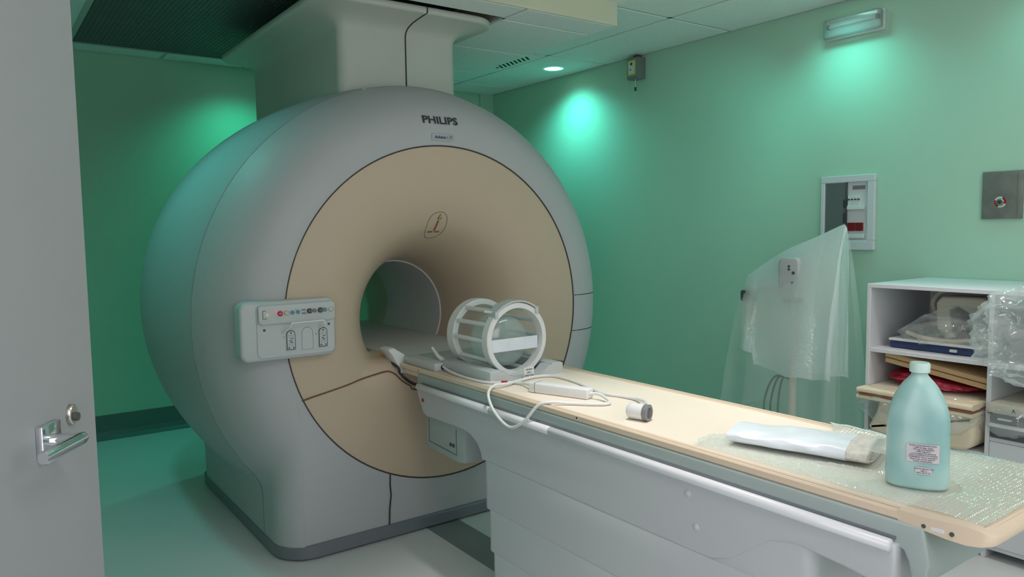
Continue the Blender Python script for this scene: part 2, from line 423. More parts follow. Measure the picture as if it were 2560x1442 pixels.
# lowered strip right of the scanner column
ZS = 2.49
bm = B(); box(bm, (1.0, SY0, ZS + 0.02), (SX1, SY0 + 0.02, ZC + 0.05)); box(bm, (SX1 - 0.02, SY0 + 0.02, ZS + 0.02), (SX1, YB, ZC + 0.05)); box(bm, (SX0 + 0.001, SY0 + 0.25, ZS + 0.02), (SX0 + 0.015, YB, ZC + 0.05))
box(bm, (1.0, SY0 + 0.215, ZS + 0.02), (SX0, SY0 + 0.23, ZC + 0.05))
box(bm, (1.0, SY0, ZS), (SX1, SY0 + 0.012, ZS + 0.0198))
sof = obj('trim_1', bm, MT['soffit'], kind='structure', label='lowered ceiling box beside the scanner column')
ys = [SY0 + 0.012, 3.29, 3.90, 4.50, 5.10, 5.70, YB]
for a, b in zip(ys[:-1], ys[1:]):
    x0 = SX0
    bm = B(); box(bm, (x0 + 0.008, a + 0.008, ZS), (SX1 - 0.002, b - 0.008, ZS + 0.018), 0.003, 1)
    obj('ceiling_tile', bm, MT['tile'], sof)
bm = B(); box(bm, (1.0, ys[0] + 0.008, ZS), (SX0 - 0.008, 3.29 - 0.03, ZS + 0.018), 0.003, 1); obj('ceiling_tile', bm, MT['tile'], sof)
gb = B()
for y in ys[1:-1]: box(gb, (SX0, y - 0.012, ZS + 0.004), (SX1 - 0.002, y + 0.012, ZS + 0.02))
box(gb, (SX0 - 0.012, SY0 + 0.012, ZS + 0.004), (SX0 + 0.012, YB, ZS + 0.02))
obj('grid_bar', gb, MT['grid'], sof, kind='stuff')
# corner pilaster at the far right, edge trim of the ceiling on the right wall
bm = B(); box(bm, (XR - 0.14, YB - 0.02, 0.16), (XR, YB, ZC)); obj('trim_2', bm, MT['wallback'], kind='structure')
bm = B(); box(bm, (XR - 0.016, YF, ZC - 0.002), (XR, YB, ZC + 0.01)); obj('trim_3', bm, MT['grid'], kind='structure')

# ------------------------------------------------------------------ scanner
CX, CZ, FY = 1.816, 1.010, 3.05
scan = thing('mri_scanner', 'large round grey medical scanner with cream funnel face and white column up to the ceiling', 'scanner', (CX, 3.8, 0))
ZB = 0.012
PROF = [(0.782, 3.050), (0.82, 3.047), (0.87, 3.055), (0.92, 3.073), (0.97, 3.108), (1.015, 3.16), (1.055, 3.225), (1.085, 3.30)]
PROF2 = [(1.086, 3.305), (1.105, 3.45), (1.118, 3.65), (1.122, 3.9), (1.115, 4.15), (1.095, 4.38), (1.05, 4.55), (0.96, 4.66), (0.80, 4.70)]
def dens(p, n): return [(v.x, v.y) for v in crom([(a, b, 0) for a, b in p], n)]
P1 = dens(PROF, 5); P2 = dens(PROF2, 5)
NTH = 420
def hwid(Y):
    t = min(1, max(0, (Y - 3.035) / 0.15))
    h = 0.670 + 0.15 * math.sqrt(max(0, 1 - (1 - t) ** 2))
    if Y > 4.30: h = 0.820 - 0.10 * max(0, (Y - 4.30) / 0.16) ** 2
    return h if Y < 4.47 else 0
def shell_ring(r, Y, pure=False):
    out = []
    for k in range(NTH):
        a = 2 * PI * k / NTH; s, c = math.sin(a), math.cos(a); rho = r
        if c < 0 and not pure:
            h = hwid(Y)
            if h > 0:
                bx = min(h / max(1e-6, abs(s)), (CZ - ZB) / -c)
                K = 0.07
                d = max(K - abs(r - bx), 0) / K
                rho = max(r, bx) + d * d * d * K / 6 if bx > r - K else r
            rho = min(rho, (CZ - ZB) / -c)
        out.append(Vector((CX + rho * s, Y, CZ + rho * c)))
    return out
bm = B(); loft(bm, [shell_ring(*P1[0], True)] + [shell_ring(r, y) for r, y in P1[1:]]); bmesh.ops.recalc_face_normals(bm, faces=bm.faces)
obj('front_cover', bm, MT['shell'], scan, 35, label='smooth grey front ring cover')
bm = B(); loft(bm, [shell_ring(r, y) for r, y in P2] + [shell_ring(0.312, 4.70, True)])
bmesh.ops.recalc_face_normals(bm, faces=bm.faces)
obj('side_cover', bm, MT['shell'], scan, 35)
# seam between the two covers
bm = B(); tube(bm, [Vector((v.x, 3.302, v.z)) for v in shell_ring(1.0857, 3.302)[::2]], 0.0019, 6, True); obj('cover_seam', bm, MT['bandm'], scan, 60)
def front_y(x, z):
    r = math.hypot(x - CX, z - CZ)
    for (r0, y0), (r1, y1) in zip(P1[:-1], P1[1:]):
        if r0 <= r <= r1: return y0 + (y1 - y0) * (r - r0) / (r1 - r0)
    return FY
def on_front(x, z, d=0.002): return Vector((x, front_y(x, z) - d, z))
# lower front seam and the two short seams at the right
def ring_y_low(x, z):   # below the ring the front is nearly flat
    return 3.046
bm = B(); tube(bm, [(1.494, 3.047, 0.296), (1.492, 3.0465, 0.25), (1.495, 3.045, 0.20), (1.486, 3.044, 0.14), (1.482, 3.044, 0.062)], 0.0035, 6); obj('cover_joint', bm, MT['seam'], scan, 60)
for z in (1.045, 0.855):
    pts = [on_front(CX + rr * math.cos(math.asin((z - CZ) / rr)), z + 0.0 * rr, 0.0) for rr in (0.786, 0.83, 0.87, 0.91, 0.94, 0.965)]
    bm = B(); tube(bm, pts, 0.0025, 6); obj('cover_joint', bm, MT['seam'], scan, 60)
# dark shadow gap between ring and cream face
bm = B(); tube(bm, circle((CX, FY + 0.0005, CZ), 0.780, 'Y', 160), 0.0028, 6, True); obj('face_gap', bm, MT['seamgap'], scan, 60)
# base band following the rounded footprint
def foot(inset, z, y0=3.035):
    pts = rrect(CX - 0.823 + inset, y0 + inset, CX + 0.823 - inset, 4.47 - inset, 0.15, 8)
    return [Vector((x, y, z)) for x, y in pts]
bm = B(); loft(bm, [foot(0.012, 0.006), foot(0.0, 0.010), foot(-0.003, 0.060), foot(0.004, 0.066)], True, (True, True))
bmesh.ops.recalc_face_normals(bm, faces=bm.faces)
obj('base_band', bm, MT['bandm'], scan, 40, label='dark grey metallic kick band')
bm = B(); loft(bm, [foot(0.02, 0.0), foot(0.02, 0.012)], True, (True, True)); obj('base_shadow', bm, MT['black'], scan)  # black slab standing in for the shade under the band
bm = B(); box(bm, (0.993, 3.275, 0.008), (1.0, 3.29, 0.064), 0.002); obj('band_clip', bm, MT['nickel'], scan)
# side skirting flap line low on the left side
bm = B(); tube(bm, [(0.9965, 3.31, 0.30), (0.997, 3.6, 0.302), (0.997, 4.0, 0.302), (1.0, 4.3, 0.302)], 0.0015, 5); obj('cover_joint', bm, MT['bandm'], scan, 60)

# cream funnel and bore
FUN = [(0.776, 3.052, 1.816, 1.010), (0.70, 3.046, 1.816, 1.009), (0.62, 3.049, 1.816, 1.006), (0.55, 3.062, 1.815, 1.002), (0.49, 3.088, 1.814, 0.998),
       (0.43, 3.130, 1.813, 0.994), (0.38, 3.195, 1.811, 0.989), (0.338, 3.28, 1.810, 0.983), (0.312, 3.38, 1.810, 0.972), (0.298, 3.49, 1.810, 0.961), (0.292, 3.60, 1.811, 0.954)]
FUNd = [tuple(v) for v in [(a.x, a.y, b.x, b.y) for a, b in zip(crom([(f[0], f[1], 0) for f in FUN], 4), crom([(f[2], f[3], 0) for f in FUN], 4))]]
def saddle(y):
    ks = ((3.046, -0.5), (3.056, 0.55), (3.07, 0.70), (3.09, 0.765), (3.12, 0.795), (3.16, 0.812), (3.25, 0.820), (9.0, 0.820))
    for (a, za), (b, zb) in zip(ks[:-1], ks[1:]):
        if a <= y <= b: return za + (zb - za) * (y - a) / (b - a)
    return -1.0
def fring(r, y, x, z):
    out = circle((x, y, z), r, 'Y', 128); zs = saddle(y)
    for p in out:
        if y > 3.053 and p.y < 3.55 and p.z < zs + 0.04:
            d = max(0.04 - abs(p.z - zs), 0) / 0.04; p.z = max(p.z, zs) + d ** 3 * 0.04 / 6
    return out
FUNd = [f for i, f in enumerate(FUNd)]
bm = B(); loft(bm, [fring(r, y, x, z) for r, y, x, z in FUNd]); bmesh.ops.recalc_face_normals(bm, faces=bm.faces)
for f in bm.faces: f.normal_flip()
face = obj('bore_cover', bm, MT['cream'], scan, 60, label='cream funnel-shaped face round the bore')
def cream(x, z, d=0.0015):
    p = cream0(x, z, d)
    if z < 0.82:
        ks = ((3.056, 0.55), (3.07, 0.70), (3.09, 0.765), (3.12, 0.795), (3.16, 0.812), (3.25, 0.820))
        for (a, za), (b, zb) in zip(ks[:-1], ks[1:]):
            if za <= z <= zb: p.y = min(p.y, a + (b - a) * (z - za) / (zb - za) - d - 0.002)
    return p
def cream0(x, z, d=0.0015):
    for f0, f1 in zip(FUNd[:-1], FUNd[1:]):
        d0 = math.hypot(x - f0[2], z - f0[3]) - f0[0]; d1 = math.hypot(x - f1[2], z - f1[3]) - f1[0]
        if d0 <= 0 <= d1: return Vector((x, f0[1] + (f1[1] - f0[1]) * (-d0 / (d1 - d0 + 1e-9)) - d, z))
    return Vector((x, FY - d, z))
bm = B(); loft(bm, [circle((1.811, 3.60, 0.954), 0.295, 'Y', 96), circle((1.811, 3.602, 0.954), 0.285, 'Y', 96), circle((1.815, 3.9, 0.958), 0.281, 'Y', 96), circle((1.826, 4.25, 0.965), 0.272, 'Y', 96)])
obj('bore_liner', bm, MT['liner'], scan, 40, label='grey tube inside the bore')
bm = B(); loft(bm, [circle((1.826, y, 0.965), r, 'Y', 96) for y, r in ((4.25, 0.276), (4.36, 0.279), (4.47, 0.283), (4.58, 0.288), (4.68, 0.295), (4.705, 0.31))])
obj('rear_funnel', bm, MT['cream'], scan, 60)
# flat bridge the table slides on
bm = B(); rr = []
for y, hw in ((3.08, 0.235), (3.30, 0.235), (3.60, 0.250), (4.25, 0.230), (4.65, 0.235)):
    rr.append([Vector((1.813 - hw, y, 0.828)), Vector((1.813 - hw * 0.85, y, 0.815)), Vector((1.813 + hw * 0.85, y, 0.815)), Vector((1.813 + hw, y, 0.828)), Vector((1.813 + hw, y, 0.80)), Vector((1.813 - hw, y, 0.80))])
rr = []
for y, hw in ((3.07, 0.22), (3.30, 0.235), (3.60, 0.256), (4.25, 0.232), (4.65, 0.235)):
    rr.append([Vector((1.813 - hw, y, 0.826)), Vector((1.813 + hw, y, 0.826)), Vector((1.813 + hw, y, 0.805)), Vector((1.813 - hw, y, 0.805))])
loft(bm, rr, True, (True, True)); bmesh.ops.recalc_face_normals(bm, faces=bm.faces)
obj('bore_bridge', bm, MT['liner'], scan, label='flat grey bed bridge through the bore')
# white docking lip left of the table end
bm = B(); extrude(bm, [(1.515, 0.862), (1.545, 0.868), (1.60, 0.832), (1.61, 0.775), (1.595, 0.748), (1.572, 0.745), (1.56, 0.79), (1.535, 0.835)], 'Y', 3.075, 3.17, 0.006)
obj('docking_lip', bm, MT['white'], scan, 40)
bm = B(); tube(bm, crom([cream(1.543, 0.835), cream(1.556, 0.79), cream(1.575, 0.748), cream(1.60, 0.718), cream(1.64, 0.69), cream(1.70, 0.672)], 5), 0.0065, 6)
obj('docking_gap', bm, MT['seam'], scan, 60)
# brown joint of the lower access panel
pts = [cream(1.098 + 0.36 * k / 8, 0.694 + 0.064 * (k / 8) ** 0.85) for k in range(9)] + [cream(x, z) for x, z in ((1.50, 0.764), (1.530, 0.760), (1.555, 0.742), (1.58, 0.712), (1.62, 0.685), (1.66, 0.66))]
pts += [cream(2 * 1.813 - p.x, p.z) for p in pts[::-1] if 2 * 1.813 - p.x - CX < 0.73]
bm = B(); tube(bm, crom(pts, 2), 0.0035, 6); obj('panel_joint', bm, MT['seamb'], scan, 60, label='thin brown joint of the lower access panel')
# yellow pinch warning at the throat, seam ring mark on top
bm = B(); extrude(bm, [(1.531, 0.832), (1.531, 0.818), (1.566, 0.8215)], 'Y', 3.19, 3.193)
wl = obj('warning_label', bm, MT['orange'], scan, label='small orange warning triangle')
# info badge
def badge_pt(a):
    u, v = 0.052 * math.cos(a), 0.060 * math.sin(a); e = 0.75 + 0.25 * 0
    ca, sa = math.cos(0.14), math.sin(0.14)
    u = math.copysign(abs(math.cos(a)) ** 0.8, math.cos(a)) * 0.052; v = math.copysign(abs(math.sin(a)) ** 0.8, math.sin(a)) * 0.061
    return 1.812 + u * ca - v * sa, 1.424 + u * sa + v * ca
bm = B(); tube(bm, [cream(*badge_pt(2 * PI * k / 48), 0.0005) for k in range(48)], 0.0014, 5, True); badge = obj('badge_outline', bm, MT['inkg'], scan, 60)
def plate(pts, m, name, d=0.003, parent=scan, fn=cream):
    bm = B(); bm.faces.new([bm.verts.new(fn(x, z, d)) for x, z in pts]); return obj(name, bm, m, parent)
plate([(1.804, 1.452), (1.828, 1.452), (1.816, 1.478)], MT['ink'], 'warning_triangle', 0.003)
plate([(1.8075, 1.4545), (1.8245, 1.4545), (1.816, 1.4735)], MT['yellow'], 'triangle_field', 0.004)
plate([(1.8155 + 0.002 * math.cos(k), 1.459 + 0.003 * math.sin(k)) for k in range(6)], MT['ink'], 'triangle_mark', 0.005)
plate(rrect(1.808, 1.397, 1.818, 1.446, 0.004, 3), MT['brown'], 'letter_i_bar', 0.003)
for xa, xb in ((1.779, 1.806), (1.816, 1.843)): plate([(xa, 1.3895), (xb, 1.3895), (xb, 1.395), (xa, 1.395)], MT['brown'], 'letter_i_foot', 0.003)
# lettering on the ring
bm = text_bm('PHILIPS', 0.048, lambda u, v: on_front(1.806 + u, 1.905 + v, 0.002), 0.028, 1.04)
xs = [v.co.x for v in bm.verts]; k = 0.187 / (max(xs) - min(xs)); mx = (max(xs) + min(xs)) / 2
for v in bm.verts: v.co = on_front(1.806 + (v.co.x - mx) * k, v.co.z, 0.004)
obj('brand_lettering', bm, MT['ink'], scan, label='dark blue capital lettering')
bm = B(); pr = rrect(1.750, 1.812, 1.868, 1.843, 0.004, 3)
A_ = [bm.verts.new(on_front(x, z, 0.004)) for x, z in pr]; bm.faces.new(A_)
tp = obj('type_plate', bm, MT['plate'], scan, label='small blue-grey name plate')
obj('type_lettering', text_bm('Achieva', 0.0185, lambda u, v: on_front(1.794 + u, 1.827 + v, 0.006), 0.02), MT['ink'], tp)
obj('type_lettering', text_bm('1.5T', 0.0185, lambda u, v: on_front(1.844 + u, 1.827 + v, 0.006)), MT['inkg'], tp)
# small latch on the top seam
bm = B(); box(bm, (1.53, 3.30, 2.055), (1.57, 3.33, 2.065), 0.003); obj('cover_latch', bm, MT['shell'], scan)
# column up to the ceiling with flared head
def neck(o, z, r=0.05):
    return [Vector((x, y, z)) for x, y in rrect(1.49 - o, 3.45 - o, 2.143 + o, 4.79 + o, r + o * 0.6, 8)]
FLARE = [(0.002, 2.378), (0.007, 2.390), (0.016, 2.402), (0.03, 2.413), (0.06, 2.427), (0.10, 2.438), (0.15, 2.449)]
def neck_rings():
    rr = [neck(0, 1.75), neck(0, 2.365)]
    rr += [neck(o, z) for o, z in FLARE]
    rr += [neck(0.165, 2.450), neck(0.170, 2.456), neck(0.170, 2.478), neck(0.163, 2.484), neck(0.10, 2.484)]
    return rr
bm = B(); loft(bm, neck_rings(), True, (False, True)); bmesh.ops.recalc_face_normals(bm, faces=bm.faces)
obj('service_column', bm, MT['turret'], scan, 50, label='off-white boxed column with a flared top')
pts = [(1.842, 3.4495, 2.04), (1.842, 3.4495, 2.365)] + [(1.842 + 0.20 * o, 3.45 - o - 0.0005, z) for o, z in FLARE] + [(1.875, 3.2835, 2.452), (1.876, 3.2795, 2.458), (1.876, 3.2795, 2.48)]
bm = B(); tube(bm, pts, 0.004, 6); obj('column_joint', bm, MT['seam'], scan, 60)

# control panel on the left of the face
bm = B(); extrude(bm, rrect(0.841, 0.887, 1.236, 1.128, 0.035, 6), 'Y', 2.995, 3.075, 0.014, 4)
pan = obj('control_panel', bm, MT['panel'], scan, 40, label='white control panel with buttons and two sockets')
def psub(name, bm, m, smooth=40, label=None): return obj(name, bm, m, pan, smooth, label=label)
YP = 2.995
bm = B(); extrude(bm, rrect(0.905, 0.900, 1.228, 1.118, 0.02, 5), 'Y', YP - 0.004, YP + 0.004, 0.002, 1); psub('panel_face', bm, MT['panel'])
bm = B(); extrude(bm, rrect(0.910, 1.036, 1.229, 1.113, 0.015, 5), 'Y', YP - 0.016, YP, 0.005, 2); psub('button_console', bm, MT['panel'])
YC = YP - 0.016
def pbutton(x, z, r, m, name='button', label=None, h=0.006):
    bm = B(); disc(bm, (x, YC + 0.001, z), r, -h, 'Y', 20, 0.0015); psub(name, bm, m, 40, label)
pbutton(0.9966, 1.0779, 0.0105, MT['red'], 'stop_button', 'round red stop button', 0.009)
obj('button_mark', text_bm('STOP', 0.006, lambda u, v: (0.9966 + u, YC - 0.0085, 1.0779 + v), 0.02), MT['white'], pan)
pbutton(0.9801, 1.0864, 0.0035, MT['ledred'], 'indicator_lamp', 'glowing red indicator', 0.003)
for x, z, m in ((1.0226, 1.0785, 'pad'), (1.0467, 1.0785, 'teal'), (1.0699, 1.0792, 'teal'), (1.1403, 1.0795, 'grey'), (1.1849, 1.08, 'teal'), (1.2089, 1.0803, 'white')):
    pbutton(x, z, 0.0085, MT[m])
    if m in ('pad', 'white'):
        bm = B(); tube(bm, circle((x, YC - 0.005, z), 0.0082, 'Y', 24), 0.0007, 4, True); psub('button_rim', bm, MT['inkg'])
    bm = B(); box(bm, (x - 0.0035, YC - 0.0062, z - 0.001), (x + 0.0035, YC - 0.0048, z + 0.001)); psub('button_mark', bm, MT['inkg'])
for x, z in ((1.1177, 1.0798), (1.164, 1.0801)):
    pbutton(x, z, 0.0105, MT['dgrey'], 'rotary_knob', None, 0.010)
    bm = B(); box(bm, (x - 0.009, YC - 0.014, z - 0.0022), (x + 0.009, YC - 0.008, z + 0.0022), 0.001, 1); psub('knob_grip', bm, MT['grey'])
for x, z in ((1.093, 1.0861), (1.0951, 1.0719)):
    bm = B(); extrude(bm, rrect(x - 0.0095, z - 0.0032, x + 0.0095, z + 0.0032, 0.0031, 4), 'Y', YC - 0.003, YC + 0.001); psub('slot_button', bm, MT['grey'])
for x, z in ((1.0125, 1.088), (1.061, 1.089), (1.132, 1.0885), (1.177, 1.0895)):
    bm = B(); disc(bm, (x, YC + 0.001, z), 0.0014, -0.002, 'Y', 8); psub('indicator_dot', bm, MT['ink'])
bm = B()      # dock scale mark at the left
for lo, hi in (((0.9265, 1.060), (0.9283, 1.0935)), ((0.9265, 1.0918), (0.940, 1.0935)), ((0.9265, 1.060), (0.943, 1.0617))): box(bm, (lo[0], YC - 0.0008, lo[1]), (hi[0], YC + 0.001, hi[1]))
psub('scale_mark', bm, MT['ink'], None)
bm = B(); box(bm, (0.937, YC - 0.003, 1.066), (0.951, YC + 0.001, 1.085), 0.002, 1); psub('scale_slider', bm, MT['pad'])
for x, z in ((0.9346, 1.0144), (1.2037, 1.0174)):
    bm = B(); disc(bm, (x, YP - 0.003, z), 0.0052, -0.004, 'Y', 14, 0.001); psub('screw', bm, MT['dgrey'])
bm = B(); tube(bm, crom([(1.006, YP - 0.006, 0.998), (1.012, YP - 0.022, 1.006), (1.026, YP - 0.040, 1.020), (1.031, YP - 0.045, 1.034), (1.04, YP - 0.045, 1.0385), (1.10, YP - 0.045, 1.039), (1.16, YP - 0.045, 1.0395), (1.170, YP - 0.045, 1.035), (1.171, YP - 0.04, 1.022), (1.165, YP - 0.022, 1.010), (1.158, YP - 0.006, 1.004)], 4), 0.0034, 8)
psub('panel_handle', bm, MT['white'], 60, 'thin white bar handle')
def arch(x, z0, z1, w): 
    return [(x - w, z0), (x + w, z0)] + [(x + w * math.cos(PI * k / 10), z1 - w + w * math.sin(PI * k / 10)) for k in range(11)] + []
for x in (1.0400, 1.1763):
    bm = B(); extrude(bm, arch(x, 0.922, 1.010, 0.0215), 'Y', YP - 0.0055, YP - 0.003); psub('socket_plate', bm, MT['panel'], None)
    bm = B(); extrude(bm, arch(x, 0.9255, 1.0065, 0.0185), 'Y', YP - 0.008, YP - 0.004); psub('socket_frame', bm, MT['dgrey'], None, 'dark arched socket frame')
    bm = B(); extrude(bm, arch(x, 0.929, 1.003, 0.0155), 'Y', YP - 0.009, YP - 0.006); psub('socket_insert', bm, MT['panel'], None)
    bm = B()
    for zz in (0.9445, 0.951, 0.978, 0.985):
        for k in range(4): disc(bm, (x - 0.009 + 0.006 * k, YP - 0.0088, zz), 0.0012, -0.0015, 'Y', 6)
    psub('contact_pins', bm, MT['ink'])['kind'] = 'stuff'
    bm = B()
    for zz, dx in ((0.9715, 0.003), (0.9635, -0.002), (0.957, 0.002)): box(bm, (x - 0.006 + dx, YP - 0.0105, zz - 0.0012), (x + 0.006 + dx, YP - 0.008, zz + 0.0012))
    psub('contact_bars', bm, MT['ink'], None)['kind'] = 'stuff'
    for dx, zz in ((-0.0095, 0.9345), (0.0095, 0.9345), (0.0, 0.995)):
        bm = B(); disc(bm, (x + dx, YP - 0.0085, zz), 0.0035, -0.002, 'Y', 10); psub('socket_screw', bm, MT['dgrey'])
    bm = text_bm('A' if x < 1.1 else 'B', 0.009, lambda u, v: (x - 0.029 + u, YP - 0.0045, 0.980 + v)); psub('socket_letter', bm, MT['ink'], None)
bm = B(); a_ = [Vector((x, YP - 0.0045, z)) for x, z in arch(1.1097, 0.920, 1.012, 0.0235)]; tube(bm, a_, 0.0008, 4, True); psub('blank_cover', bm, MT['grey'])

# ------------------------------------------------------------------ patient table
tab = thing('patient_table', 'long scanner table with cream top on a stepped grey lifting column', 'table', (CX, 1.7, 0))
TX0, TX1, ZT = 1.571, 2.100, 0.795
# tabletop: plan with rounded foot end
def plan(o, z, y0=0.63, y1=3.075):
    pts = []
    for k in range(9):
        a = PI + PI / 2 * k / 8; pts.append((TX0 + o + 0.06 + 0.06 * math.cos(a), y0 + o + 0.05 + 0.05 * math.sin(a)))
    for k in range(9):
        a = 1.5 * PI + PI / 2 * k / 8; pts.append((TX1 - o - 0.06 + 0.06 * math.cos(a), y0 + o + 0.05 + 0.05 * math.sin(a)))
    pts += [(TX1 - o, y1), (TX0 + o, y1)]
    return [Vector((x, y, z)) for x, y in pts]
bm = B(); loft(bm, [plan(0.004, 0.776), plan(0.0, 0.780), plan(0.0, 0.7945), plan(0.003, 0.798), plan(0.012, 0.798), plan(0.014, 0.796), plan(0.017, 0.796), plan(0.019, 0.798), plan(0.030, 0.798), plan(0.033, 0.7945)], True, (True, False))
bmesh.ops.recalc_face_normals(bm, faces=bm.faces)
obj('tabletop_edge', bm, MT['edge'], tab, 40, label='beige moulded rim of the tabletop')
bm = B(); loft(bm, [plan(0.0325, 0.7950), plan(0.0335, 0.7950)], True, (False, True)); bmesh.ops.recalc_face_normals(bm, faces=bm.faces)
obj('tabletop', bm, MT['top'], tab)
# thin brown groove line in the rim
bm = B(); q = plan(0.0155, 0.7962); tube(bm, [v for v in q], 0.0014, 5, True); obj('rim_groove', bm, MT['seamb'], tab)
# foot end: thick flared cap
rr = []
for y, zb, zt, o in ((0.79, 0.776, 0.7960, 0.001), (0.74, 0.772, 0.7970, -0.001), (0.69, 0.767, 0.7995, 0.0), (0.655, 0.765, 0.8005, 0.004), (0.632, 0.766, 0.794, 0.014), (0.616, 0.769, 0.784, 0.03), (0.611, 0.772, 0.777, 0.045)):
    n = 12; ring = []
    for k in range(n + 1):
        t = k / n; x = TX0 + o - 0.002 + (TX1 - TX0 - 2 * o + 0.004) * t
        ring.append(Vector((x, y, zt + 0.004 * (abs(2 * t - 1) ** 6 if y > 0.6 else 0))))
    for k in range(n, -1, -1):
        t = k / n; ring.append(Vector((TX0 + o + (TX1 - TX0 - 2 * o) * t, y, zb)))
    rr.append(ring)
bm = B(); loft(bm, rr, True, (False, True)); bmesh.ops.recalc_face_normals(bm, faces=bm.faces)
obj('end_cap', bm, MT['edge'], tab, 50, label='beige flared cap at the foot end')
for y in (0.735, 0.680):
    bm = B(); disc(bm, (TX0 + 0.0, y, 0.781), 0.0045, -0.003, 'X', 12); obj('screw', bm, MT['dgrey'], tab)
bm = B(); box(bm, (TX0 - 0.0015, 0.694, 0.775), (TX0 + 0.01, 0.722, 0.786), 0.002); obj('latch_plate', bm, MT['white'], tab)
bm = B(); disc(bm, (TX0 + 0.0005, 1.835, 0.788), 0.0035, -0.001, 'X', 10); obj('rim_hole', bm, MT['black'], tab)
bm = B(); disc(bm, (TX0 + 0.0005, 2.90, 0.788), 0.003, -0.001, 'X', 10); obj('rim_hole', bm, MT['black'], tab)
# nose block under the head end
bm = B(); box(bm, (TX0 + 0.01, 2.88, 0.752), (TX1 - 0.01, 3.06, 0.776), 0.005); obj('table_nose', bm, MT['edge'], tab)
# carriage: band under the top, curling down at the foot end
CAR = [(2.90, 0.776), (2.905, 0.745), (2.90, 0.725), (0.80, 0.725), (0.775, 0.715), (0.765, 0.695), (0.758, 0.66), (0.735, 0.65), (0.72, 0.70), (0.735, 0.776)]
bm = B(); extrude(bm, CAR, 'X', TX0 - 0.003, TX1 + 0.001, 0.006, 3); obj('carriage', bm, MT['carr'], tab, 40, label='grey-green carriage band under the top')
bm = B(); box(bm, (TX0 - 0.006, 0.79, 0.734), (TX1 + 0.004, 2.86, 0.741)); obj('carriage_gap', bm, MT['bandm'], tab)
def hull(z, o):
    out = []
    for k in range(25):
        t = -1 + 2 * k / 24; x = CX + t * (0.232 - o * 0.8); out.append(Vector((x, 0.722 + 0.085 * t * t + o, z)))
    return out + [Vector((CX + 0.232 - o * 0.8, 1.0, z)), Vector((CX - 0.232 + o * 0.8, 1.0, z))]
bm = B(); loft(bm, [hull(z, o) for z, o in ((0.776, 0.0), (0.72, 0.0), (0.68, 0.006), (0.645, 0.020), (0.618, 0.045), (0.603, 0.08), (0.598, 0.12))], True, (True, True)); bmesh.ops.recalc_face_normals(bm, faces=bm.faces)
obj('end_housing', bm, MT['carr'], tab, 50, label='rounded grey-green housing at the foot end')
# upper side body
UP = [(2.885, 0.728), (2.895, 0.700), (2.870, 0.655), (2.840, 0.612), (2.815, 0.600), (2.53, 0.605)]
for k in range(1, 9):
    a = PI / 2 * k / 8; UP.append((2.385 + 0.145 * math.cos(a) if False else 2.53 - 0.145 * math.sin(a), 0.515 + 0.09 * math.cos(a)))
UP += [(2.36, 0.516), (1.28, 0.516), (1.21, 0.54), (1.15, 0.585), (1.09, 0.630), (1.02, 0.645), (0.90, 0.635), (0.80, 0.622), (0.785, 0.635), (0.782, 0.728)]
bm = B(); extrude(bm, UP, 'X', 1.556, 2.096, 0.010, 3); obj('side_body', bm, MT['table'], tab, 40, label='grey upper body of the table')
for xs in (1.553, 2.099):
    for a, b in ((0.792, 1.952), (1.956, 2.312), (2.316, 2.872)):
        bm = B(); n = 14; cc = lambda y, s=1.0: [Vector((xs + 0.0145 * s * math.cos(2 * PI * k / n), y, 0.7235 + 0.0145 * s * math.sin(2 * PI * k / n))) for k in range(n)]
        loft(bm, [cc(a, 0.75), cc(a + 0.003), cc(b - 0.003), cc(b, 0.75)], True, (True, True)); bmesh.ops.recalc_face_normals(bm, faces=bm.faces)
        obj('top_lip', bm, MT['liplit'], tab, 50)
bm = B(); disc(bm, (1.557, 2.835, 0.669), 0.008, -0.006, 'X', 16, 0.002); obj('stop_button', bm, MT['red'], tab, 40, label='small round red button')
for y, z in ((1.355, 0.676), (1.325, 0.592)):
    bm = B(); loft(bm, [circle((1.5565, y, z), 0.012, 'X', 20), circle((1.553, y, z), 0.009, 'X', 20), circle((1.551, y, z), 0.004, 'X', 20)], True, (False, True)); obj('cover_plug', bm, MT['table'], tab, 60)
bm = B(); extrude(bm, [(2.858, 0.455), (2.845, 0.612), (2.535, 0.612), (2.545, 0.455), (2.59, 0.447)], 'X', 1.578, 2.074, 0.008, 2); sb = obj('socket_box', bm, MT['carr'], tab, 40, label='box slung under the head end')
bm = B(); tube(bm, [(1.577, 2.825, 0.592), (1.577, 2.825, 0.488), (1.577, 2.60, 0.478), (1.577, 2.60, 0.585)], 0.0012, 5); obj('panel_line', bm, MT['dgrey'], sb)
for y in (2.645, 2.622):
    bm = B(); disc(bm, (1.579, y, 0.513), 0.0085, -0.006, 'X', 14, 0.002); obj('socket', bm, MT['dgrey'], sb, 40)
for (y1, zl, zh, o) in ((2.372, 0.335, 0.521, 0.0), (2.345, 0.176, 0.337, 0.008), (2.318, 0.012, 0.178, 0.016)):
    pts = rrect(1.5535 - 0.3 * o, 0.975 + o, 2.0985 + 0.3 * o, y1, 0.035, 5)
    bm = B(); extrude(bm, pts, 'Z', zl, zh, 0.003, 2); obj('lift_stage', bm, MT['table'], tab, 40)
bm = B(); extrude(bm, rrect(1.560, 0.977, 2.092, 1.6, 0.035, 5), 'Z', 0.45, 0.70); obj('lift_core', bm, MT['table'], tab, 40)
bm = B(); extrude(bm, rrect(1.60, 1.02, 2.05, 2.29, 0.03, 4), 'Z', 0, 0.014); obj('table_foot', bm, MT['dgrey'], tab)

